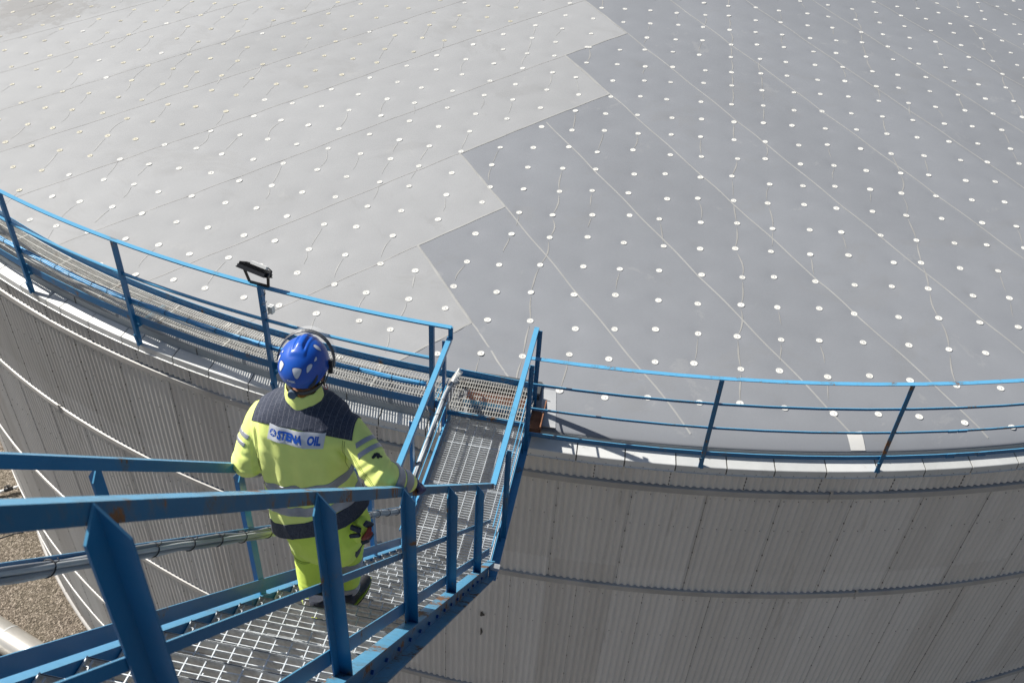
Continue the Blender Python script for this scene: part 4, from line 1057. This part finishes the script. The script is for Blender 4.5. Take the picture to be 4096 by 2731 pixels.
# dark bull-like mark on the right sleeve: plain blot shaped like an animal
bl = [(0, .9), (.35, 1), (.55, .8), (.95, .85), (1.05, .55), (.75, .35), (.8, .05), (.6, .0), (.5, .25), (.25, .3), (.2, -.15), (.35, -.35), (.15, -.55), (-.05, -.35), (-.1, .1), (-.2, .5)]
mk = lerp(shR, elR, .60); b_ = NB(); vs_ = []
vd = (mk + Vector((.03, 0, .0)) - (PM.inverted() @ Vector((0, 0, Z0)))).normalized()
ex_ = Vector((.55, .1, -.45)).normalized(); ey_ = Vector((.55, -.05, .8)).normalized()
c_ = b_.verts.new(Vector((.3, .3, 0))); vs_ = [b_.verts.new(Vector((x, y, 0))) for x, y in bl]
for k in range(len(bl)): b_.faces.new((c_, vs_[k], vs_[(k + 1) % len(bl)]))
def arm_proj(x, y):
    p_ = mk + Vector((.048, -.0, .012)) + ex_ * (x - .3) * .036 + ey_ * (y - .3) * .040 - vd * .3
    h = JB_.ray_cast(p_, vd); return None if h[0] is None else h[0] - vd * .003
stick(b_, arm_proj, 'sleeve_mark', M_black, jacket)
# stitched seams on the back and sleeve
M_st = simple('stitching', (.20, .26, .04), .8, 0, .1)
def stitch(pts, off=.0016, r=.0011):
    run = []
    for x, z in pts:
        h = project(JB_, x, z, off)
        if h is not None: run.append(h)
    if len(run) > 3: b_ = NB(); tube(b_, run, r, 4); obj('stitching', b_, M_st).parent = jacket
for dx in (0, .010): stitch([(q(-1.205 - .0 + dx + (0.0 if z > -3.1 else -.02 * (-3.1 - z)), 0, 0).x, q(0, 0, z).z) for z in np.arange(-3.02, -3.30, -.01)])
for dx in (0, .010): stitch([(q(-1.640 + dx + .05 * max(0, -3.05 - z), 0, 0).x, q(0, 0, z).z) for z in np.arange(-3.02, -3.28, -.01)])
for dz in (0, .012):
    for s_, (sh, el, wr) in (('R', (shR, elR, wrR)),):
        chain = [lerp(sh, el, t) for t in np.linspace(.35, 1, 10)] + [lerp(el, wr, t) for t in np.linspace(.08, .8, 10)]
        run = []
        for c in chain:
            h = JB_.ray_cast(c + Vector((-.004, 0, .012 - dz)) + Vector((.0, -.25, .0)), Vector((0, 1, 0)))
            if h[0] is not None and (not run or (h[0] - run[-1]).length < .035): run.append(h[0] + h[1] * .0012)
        if len(run) > 3: b_ = NB(); tube(b_, run, .0010, 4); obj('stitching', b_, M_st).parent = jacket
# ---- trousers
bm = NB()
loft(bm, [(-1.385, 2.985, -3.98, .165, .12), (-1.385, 2.985, -3.90, .195, .145), (-1.395, 2.98, -3.78, .235, .155), (-1.40, 2.975, -3.62, .215, .145), (-1.41, 2.975, -3.45, .195, .135)], 36, 2.4)
capsule(bm, [(hipL + Vector((0, 0, -.02)), .120), (lerp(hipL, knL, .5), .102), (knL + Vector((0, -.004, 0)), .086), (lerp(knL, anL, .5), .085), (lerp(knL, anL, .84), .083)])
capsule(bm, [(hipR + Vector((.012, 0, -.02)), .124), (lerp(hipR, knR, .5) + Vector((.004, 0, 0)), .108), (knR + Vector((0, -.006, .01)), .088), (lerp(knR, anR, .5), .080), (lerp(knR, anR, .82), .074)])
tk = remesh(bm, .0062, 9)
def tfold(co, n_):
    add = fold(co, n_, 1.1)
    for kn in (knL, knR):
        d_ = (co - kn).length
        if d_ < .16: add += .006 * math.sin(co.z * 105 + co.x * 30 + noise.noise(co * 12) * 2.5) * math.exp(-(d_ / .09) ** 2)
    for an in (anL, anR):
        d_ = (co - an).length
        if d_ < .16: add += .006 * math.sin(co.z * 120 + noise.noise(co * 10) * 3) * math.exp(-(d_ / .10) ** 2)
    return add
displace(tk, tfold)
trousers = put('trousers', tk.copy(), M_hv2, person)
TB = bvh_of(tk)
put('reflective_tape', shell(tk, [(lerp(knR, anR, .24), Vector((.12, .0, 1)).normalized()), (lerp(knR, anR, .42), -Vector((.12, 0, 1)).normalized())], .003, lambda c: c.x > -.02 and (c - lerp(knR, anR, .33)).length < .16), M_tape, trousers)
for kn, an, s0_, s1_ in ((knL, anL, .90, 1.05), (knR, anR, .72, .95)):
    d_ = (an - kn).normalized(); put('reflective_tape', shell(tk, [(lerp(kn, an, s0_), -d_), (lerp(kn, an, s1_), d_)], .003, lambda c: (c - lerp(kn, an, .85)).length < .14), M_tape, trousers)
# navy side stripe of the right leg
put('side_panel', shell(tk, [(knR + Vector((.062, 0, 0)), Vector((-1, .55, .0)).normalized())], .0025, lambda c: c.x > .02 and c.z < .62 and c.z > .15 and (c.x - lerp(hipR, knR, min(1, max(0, (.72 - c.z) / .4))).x) > .100), M_navy, trousers)
# seam over the left knee pocket
for dz in (0, .010):
    run = []
    for k in range(15):
        x = knL.x - .085 + .17 * k / 14; z = knL.z + .03 - .028 * math.sin(math.pi * k / 14) - dz; h = TB.ray_cast(Vector((x, -1, z)), Vector((0, 1, 0)))
        if h[0] is not None and abs(h[0].x - knL.x) < .1: run.append(h[0] + Vector((0, -.0015, 0)))
    if len(run) > 3: b_ = NB(); tube(b_, run, .0011, 4); obj('stitching', b_, M_st).parent = trousers
# hip pocket with dark straps, belt flaps and a red handle
hp0 = q(-1.150, 2.925, -3.66)
M_red = simple('red_handle', (.22, .02, .02), .45, 0, .2, 20)
bm = NB(); capsule(bm, [(hp0 + Vector((.0, -.02, .05)), .040), (hp0 + Vector((-.02, -.015, -.02)), .048), (hp0 + Vector((-.03, .0, -.09)), .036)]); pk = remesh(bm, .005, 6); displace(pk, lambda c, n_: fold(c, n_, 1.4)); o_ = put('pocket', pk, M_hv2, trousers)
bm = NB()
for a, b, w_ in (((-.045, -.065, .055), (.01, -.075, .05), .012), ((-.05, -.072, -.01), (.005, -.078, .02), .009), ((.025, -.062, .0), (.045, -.02, -.045), .018), ((.0, -.05, -.075), (.035, -.035, -.06), .010), ((.03, -.055, .09), (.05, -.02, .04), .015)):
    bar(bm, hp0 + Vector(a), hp0 + Vector(b), .008, w_, Vector((.2, .2, 1)))
bmesh.ops.bevel(bm, geom=bm.edges[:], offset=.003, segments=1); o_ = obj('pocket_strap', bm, M_navy); o_.parent = trousers
bm = NB(); capsule(bm, [(hp0 + Vector((.052, -.055, .055)), .012), (hp0 + Vector((.040, -.066, .015)), .016), (hp0 + Vector((.018, -.066, -.015)), .013)], 10); capsule(bm, [(hp0 + Vector((.058, -.050, .02)), .009), (hp0 + Vector((.040, -.060, -.012)), .011)], 10)
o_ = put('tool_handle', remesh(bm, .004, 2), M_red, trousers)
# ---- gloves
M_glove = simple('navy_glove', (.016, .024, .13), .45, 0, .4, 40, .3, 120)
M_glove2 = simple('dark_glove', (.012, .012, .016), .6, 0, .3, 40, .3, 120)
for sd_, mt, wr, el in ((1, M_glove, wrR, elR), (-1, M_glove2, wrL, elL)):
    bm = NB()
    for ch in hand_chains(sd_, 1.13): capsule(bm, ch, 12)
    d_ = (wr - el).normalized(); capsule(bm, [(wr - d_ * .03, .038), (wr + d_ * .015, .037)], 14)
    gm = remesh(bm, .0038, 3); displace(gm, lambda c, n_: .0012 * noise.noise(c * 60)); put('glove', gm, mt, person)
# ---- shoes
M_shoe = simple('black_shoe', (.016, .016, .018), .5, 0, .4, 30, .4, 90); M_sole = simple('dark_sole', (.03, .03, .032), .7); M_lime = simple('lime_trim', (.55, .62, .05), .5); M_sock = simple('dark_sock', (.035, .04, .06), .9, 0, .3, 60)
def shoe(heel, yaw, nm):
    R3 = Matrix.Rotation(yaw, 4, 'Z'); T3 = Matrix.Translation(heel) @ R3
    bm = NB(); P_ = lambda x, y, z: Vector((x, y, z))
    capsule(bm, [(P_(0, .03, .055), .036), (P_(0, .045, .105), .040)]); capsule(bm, [(P_(0, .045, .052), .039), (P_(0, .12, .050), .040), (P_(.004, .19, .040), .040), (P_(.003, .235, .036), .034)]); capsule(bm, [(P_(0, .07, .09), .034), (P_(0, .13, .065), .034)])
    me_ = remesh(bm, .0045, 4); b2 = NB(); b2.from_mesh(me_); bmesh.ops.bisect_plane(b2, geom=b2.verts[:] + b2.edges[:] + b2.faces[:], dist=1e-5, plane_co=(0, 0, .022), plane_no=(0, 0, -1), clear_outer=True); b2.transform(T3)
    me_ = bpy.data.meshes.new('shoe'); b2.to_mesh(me_); b2.free(); so = put('shoe', me_, M_shoe, person)
    bm = NB(); n_ = 30; out = []
    for k in range(n_):
        a = 2 * math.pi * k / n_; y = .128 - .142 * math.cos(a); wd = (.040 + .008 * math.sin(math.pi * min(1, max(0, (y - .02) / .24)) ** 1.3)) * abs(math.sin(a)) ** .55 * (1 if math.sin(a) > 0 else -1); out.append((wd, y))
    for z0_, z1_, mt, nm_, k_ in ((.0, .022, M_sole, 'sole', 1.0), (.022, .027, M_lime, 'sole_trim', 1.04)):
        bm = NB(); a = [bm.verts.new(T3 @ P_(x * k_, .128 + (y - .128) * k_, z0_)) for x, y in out]; b = [bm.verts.new(T3 @ P_(x * k_, .128 + (y - .128) * k_, z1_)) for x, y in out]
        for k in range(n_): bm.faces.new((a[k], a[(k + 1) % n_], b[(k + 1) % n_], b[k]))
        bm.faces.new(a[::-1]); bm.faces.new(b); bmesh.ops.recalc_face_normals(bm, faces=bm.faces); o_ = obj(nm_, bm, mt); o_.parent = so
    bm = NB()
    for k in range(4):
        y = .10 + .022 * k; pts = [T3 @ P_(.036 * math.sin(t), y + .012 * math.cos(t * 1.5), .062 + .036 * math.cos(t) - k * .008 + .004) for t in np.linspace(-1.2, 1.2, 9)]; tube(bm, pts, .0022, 5)
    o_ = obj('lace', bm, M_lime); o_.parent = so
    bm = NB(); tube(bm, [T3 @ P_(0, .035, .07), T3 @ P_(0, .045, .17)], [.044, .050], 18); o_ = obj('sock', bm, M_sock); o_.parent = so
TZ = lambda j: rail_z(2.80 + .2 * j) - 1.10 + .012
def on_tread(lat, L, j): p_ = q(lat, L, TZ(j)); return p_
shoe(on_tread(-1.452, 2.855, 1), rad(-6), 'L'); shoe(on_tread(-1.372, 3.075, 2), rad(-14), 'R')
# hanging lime flap of the left trouser leg
bm = NB(); g = {}
for i in range(9):
    for j in range(5):
        a = math.pi * (1.02 + .30 * j / 4); x = anL.x + .062 * math.cos(a); y = anL.y - .01 + .062 * math.sin(a); g[i, j] = bm.verts.new(Vector((x - .012 + .004 * math.sin(i), y, anL.z + .075 - .014 * i)))
for i in range(8):
    for j in range(4): bm.faces.new((g[i, j], g[i + 1, j], g[i + 1, j + 1], g[i, j + 1])).smooth = True
o_ = obj('trouser_flap', bm, M_hv2); o_.parent = trousers
# ---- helmet
M_helm, n, b = newmat('blue_helmet'); p = coord(n)
n.links.new(ramp(n, noise_(n, 9, 3, .5, p), [(.3, (.006, .075, .42)), (.7, (.008, .095, .50))]), b.inputs['Base Color']); b.inputs['Roughness'].default_value = .36; b.inputs['Coat Weight'].default_value = .15; b.inputs['Coat Roughness'].default_value = .25
bump(n, b, noise_(n, 400, 2, .5, p), .05, .001)
HM = Matrix.Translation(HC + Vector((0, 0, .004))) @ Matrix.Rotation(rad(3), 4, 'Z') @ Matrix.Rotation(rad(-3), 4, 'X')
def helm_pt(az, el, off=0):
    """az 0 = back of the head, + to the right; el from the horizontal"""
    sx, sy, sz = .115 + off, .136 + off, .122 + off
    x = math.sin(az) * math.cos(el); y = -math.cos(az) * math.cos(el); z = math.sin(el)
    # central raised panel from brow to crown
    ridge = .0
    xx, yy = x, y
    if z > .15:
        wd = .34 + .10 * max(0, yy); t = max(0, 1 - (abs(xx) / wd) ** 6); ridge = .0055 * t * min(1, max(0, (yy + .62) / .12)) * min(1, (z - .15) / .15)
        # narrow tongue over the crown
        t2 = max(0, 1 - (abs(xx + .0) / .13) ** 4); ridge += .006 * t2 * min(1, max(0, (yy + .30) / .10))
        ridge -= .006 * math.exp(-((abs(xx) - .20) / .045) ** 2) * min(1, max(0, (yy + .42) / .1)) * (1 if yy < .3 else .4)
    k = 1 + ridge / .13
    if el < 0:
        k *= 1 - .10 * min(1, -el) ** 1.5
    return Vector((x * sx * k, y * sy * k, z * sz * k))
def helm_low(az):     # lowest elevation of the shell: dips at the nape, rises over the ears
    a = abs((az + math.pi) % (2 * math.pi) - math.pi)
    return -.60 + .06 * math.cos(az * 3) if a < .6 else (-.60 + .5 * min(1, (a - .6) / .7) ** 1.2 if a < 1.5 else -.10)
bm = NB(); nA, nE = 96, 44; rows = []
for side_, off in ((0, 0), (1, -.005)):
    g = []
    for j in range(nE + 1):
        row = []
        for i in range(nA):
            az = 2 * math.pi * i / nA - math.pi; lo = helm_low(az); el = lo + (math.pi / 2 * .995 - lo) * j / nE
            p_ = helm_pt(az, el, off)
            if j == 0: p_ *= 1.045
            elif j == 1: p_ *= 1.030
            elif j == 2: p_ *= 1.008
            row.append(bm.verts.new(HM @ p_))
        g.append(row)
    for a, b_2 in zip(g, g[1:]):
        for i in range(nA): bm.faces.new((a[i], a[(i + 1) % nA], b_2[(i + 1) % nA], b_2[i]) if side_ == 0 else (a[i], b_2[i], b_2[(i + 1) % nA], a[(i + 1) % nA])).smooth = True
    bm.faces.new(g[-1] if side_ == 0 else g[-1][::-1]); rows.append(g[0])
for i in range(nA): bm.faces.new((rows[0][i], rows[1][i], rows[1][(i + 1) % nA], rows[0][(i + 1) % nA])).smooth = True
bmesh.ops.recalc_face_normals(bm, faces=bm.faces)
helmet = obj('helmet', bm, M_helm); helmet.parent = person; HB = bvh_of(helmet.data)
def helm_patch(name, poly, az0, el0, mat, off=.0012, h=0, sub=5, rot=0):
    """poly in metres in the local tangent plane (right, up)"""
    c0 = helm_pt(az0, el0); n0 = Vector((c0.x / .115 ** 2, c0.y / .136 ** 2, c0.z / .122 ** 2)).normalized()
    rt = Vector((0, 0, 1)).cross(n0).normalized(); upv = n0.cross(rt)
    if rt.dot(Vector((math.cos(az0), math.sin(az0), 0))) < 0: rt = -rt
    b_ = NB(); cx_ = sum(x for x, y in poly) / len(poly); cy_ = sum(y for x, y in poly) / len(poly); cs, sn = math.cos(rot), math.sin(rot)
    P2 = [(cs * x - sn * y, sn * x + cs * y) for x, y in poly]; cx_, cy_ = cs * cx_ - sn * cy_, sn * cx_ + cs * cy_
    rings = [[(cx_ + (x - cx_) * t / sub, cy_ + (y - cy_) * t / sub) for x, y in P2] for t in range(1, sub + 1)]
    def pr(x, y, o):
        s0 = HM @ (c0 + rt * x + upv * y + n0 * .05); d_ = (HM.to_3x3() @ (-n0)); h_ = HB.ray_cast(s0, d_)
        return (h_[0] if h_[0] is not None else HM @ (c0 + rt * x + upv * y)) - d_ * o
    cv = b_.verts.new(pr(cx_, cy_, off)); R_ = [[b_.verts.new(pr(x, y, off)) for x, y in r] for r in rings]
    N = len(poly)
    for k in range(N): b_.faces.new((cv, R_[0][k], R_[0][(k + 1) % N]))
    for a, b in zip(R_, R_[1:]):
        for k in range(N): b_.faces.new((a[k], b[k], b[(k + 1) % N], a[(k + 1) % N]))
    bmesh.ops.recalc_face_normals(b_, faces=b_.faces)
    o = obj(name, b_, mat, smooth=True); o.parent = helmet; return o, pr
def rnd(poly, it=2):
    for _ in range(it):
        out = []
        for a, b in zip(poly, poly[1:] + poly[:1]): out += [(a[0] * .75 + b[0] * .25, a[1] * .75 + b[1] * .25), (a[0] * .25 + b[0] * .75, a[1] * .25 + b[1] * .75)]
        poly = out
    return poly
M_vent = simple('vent_white', (.66, .68, .74), .4); M_ventr = simple('vent_rim', (.004, .04, .30), .4)
VT = [([(-.022, .026), (.020, .024), (.022, .010), (.004, -.030), (-.010, -.028), (-.022, .006)], .12, .30, .95), ([(-.018, .026), (.014, .024), (.020, .010), (.006, -.030), (-.006, -.030), (-.018, .0)], -.72, .34, .9),
      ([(-.018, -.020), (-.012, .012), (.008, .022), (.024, .018), (.016, .0), (-.010, -.020)], .62, .42, .85), ([(-.008, .026), (.008, .026), (.006, -.010), (-.004, -.030), (-.010, -.01)], -1.12, .38, .9),
      ([(-.016, -.006), (.008, .012), (.020, .014), (.012, -.006)], .98, .62, .8), ([(-.012, .024), (.008, .028), (.014, .004), (.006, -.026), (-.010, -.012)], 1.55, .88, .9), ([(-.005, .006), (.005, .006), (.004, -.006), (-.004, -.006)], -1.15, .72, 1)]
for poly, az, el, s_ in VT:
    pl_ = rnd([(x * s_, y * s_) for x, y in poly]); helm_patch('vent_rim', [(x * 1.16, y * 1.14) for x, y in pl_], az, el, M_ventr, .0010); helm_patch('vent', pl_, az, el, M_vent, .0018)
helm_patch('side_clip', rnd([(-.030, -.036), (.000, -.030), (.012, .0), (.020, .045), (.004, .030), (-.018, -.005)]), .78, -.28, simple('clip_grey', (.045, .055, .08), .35), .0022)
# brand lettering on the back
_, prj = helm_patch('back_band', rnd([(-.003, -.003), (.003, -.003), (.003, .003), (-.003, .003)]), -.10, -.10, M_helm, -.002)
t_ = text_mesh('KASK', .017, .0009, .12)
xs = [v.co.x for v in t_.verts]; mx = (min(xs) + max(xs)) / 2
stick(t_, lambda x, y: prj(x - mx - .006, y - .006, .0016), 'lettering', M_white, helmet)
# ear protector band with clear visor rim, hinge
def arc_over(w_, tilt, off, el0=-.05, n_=26, cy=0.0):
    out = []
    for k in range(n_ + 1):
        a = -.08 + (math.pi + .16) * k / n_; x = -math.cos(a) * (.118 + off); z = math.sin(a) * (.122 + off) ; out.append(HM @ Vector((x, cy + math.sin(a) * tilt, z)))
    return out
def flat_strip(pts, w_, t_, mat, name, parent, wdir):
    bm = NB()
    def sec_(i):
        a = pts[max(i - 1, 0)]; b = pts[min(i + 1, len(pts) - 1)]; d_ = (b - a).normalized(); s = (wdir - d_ * wdir.dot(d_)).normalized(); u_ = s.cross(d_)
        return [pts[i] + s * w_ + u_ * t_, pts[i] - s * w_ + u_ * t_, pts[i] - s * w_ - u_ * t_, pts[i] + s * w_ - u_ * t_]
    sweep(bm, list(range(len(pts))), sec_); bmesh.ops.recalc_face_normals(bm, faces=bm.faces); o = obj(name, bm, mat, smooth=False); o.parent = parent; return o
M_bandg = simple('visor_band', (.07, .075, .085), .4)
flat_strip([p_ + Vector((.010 * min(1, k / 10), 0, 0)) for k, p_ in enumerate(arc_over(.01, .055, .013, cy=.015))], .008, .0025, M_bandg, 'visor_band', helmet, Vector((0, 1, .3)))
M_clear, n, b = newmat('clear_visor'); b.inputs['Base Color'].default_value = (.85, .87, .88, 1); b.inputs['Roughness'].default_value = .12; b.inputs['Alpha'].default_value = .18; b.inputs['IOR'].default_value = 1.4
bm = NB(); a_ = [p_ + Vector((.010, 0, 0)) for p_ in arc_over(.01, .062, .014, cy=.020)]; c2_ = [p_ + Vector((.014, 0, 0)) for p_ in arc_over(.01, .070, .015, cy=.038)]
v0 = [bm.verts.new(p_) for p_ in a_]; v1 = [bm.verts.new(p_) for p_ in c2_]
for k in range(len(a_) - 1): bm.faces.new((v0[k], v0[k + 1], v1[k + 1], v1[k])).smooth = True
o_ = obj('clear_visor', bm, M_clear); o_.parent = helmet
for s in (-1, 1):
    bm = NB(); c_ = HM @ Vector((s * .122, .012, -.018)); bmesh.ops.create_cone(bm, cap_ends=True, segments=20, radius1=.015, radius2=.012, depth=.012, matrix=Matrix.Translation(c_) @ Matrix.Rotation(math.pi / 2, 4, 'Y')); bar(bm, c_ + Vector((0, -.004, -.03)), c_ + Vector((0, .01, .035)), .007, .010, Vector((1, 0, 0)))
    bmesh.ops.bevel(bm, geom=bm.edges[:], offset=.0015, segments=1); o_ = obj('hinge', bm, M_black); o_.parent = helmet
    # chin strap past the ear
    pts = [HM @ Vector((s * .108, -.02, -.03)), HC + Vector((s * .104, -.028, -.065)), HC + Vector((s * .094, -.005, -.105)), HC + Vector((s * .066, .04, -.125)), HC + Vector((s * .03, .07, -.13))]
    flat_strip(pts, .008, .0015, M_black, 'chin_strap', helmet, Vector((0, 1, .2)))
    flat_strip([HM @ Vector((s * .112, .04, -.02)), HC + Vector((s * .104, .03, -.06)), HC + Vector((s * .094, -.0, -.105))], .007, .0015, M_black, 'chin_strap', helmet, Vector((0, 1, .2)))
bm = NB(); ring = [HC + Vector((.100 + .010 * math.cos(t), -.008, -.118 + .013 * math.sin(t))) for t in np.linspace(0, 6.28, 15)]; tube(bm, ring, .0016, 5, caps=False); o_ = obj('strap_ring', bm, simple('red_cord', (.6, .02, .03), .5)); o_.parent = helmet
# nape band and dial
pts = [HC + Vector((.088 * math.sin(a), -.104 * math.cos(a) + .002, -.098 + .012 * (1 - math.cos(a)))) for a in np.linspace(-1.5, 1.5, 22)]
flat_strip(pts, .009, .0018, M_bandg, 'nape_band', helmet, Vector((0, 0, 1)))
bm = NB(); bmesh.ops.create_cone(bm, cap_ends=True, segments=28, radius1=.024, radius2=.020, depth=.016, matrix=Matrix.Translation(HC + Vector((-.026, -.108, -.108))) @ Matrix.Rotation(rad(78), 4, 'X')); bmesh.ops.bevel(bm, geom=[e for e in bm.edges], offset=.002, segments=1)
o_ = obj('dial', bm, simple('dial_grey', (.09, .13, .19), .45)); o_.parent = helmet
# short hair at the nape
bm = NB(); capsule(bm, [(HC + Vector((0, -.022, .012)), .0895)]); capsule(bm, [(HC + Vector((0, -.035, -.045)), .066), (HC + Vector((0, -.02, -.02)), .078)]); hr = remesh(bm, .006, 3); displace(hr, lambda c, n_: .0015 * noise.noise(c * 140)); o_ = put('hair', hr, simple('short_hair', (.07, .045, .03), .8, 0, .4, 200, .5, 300), person)
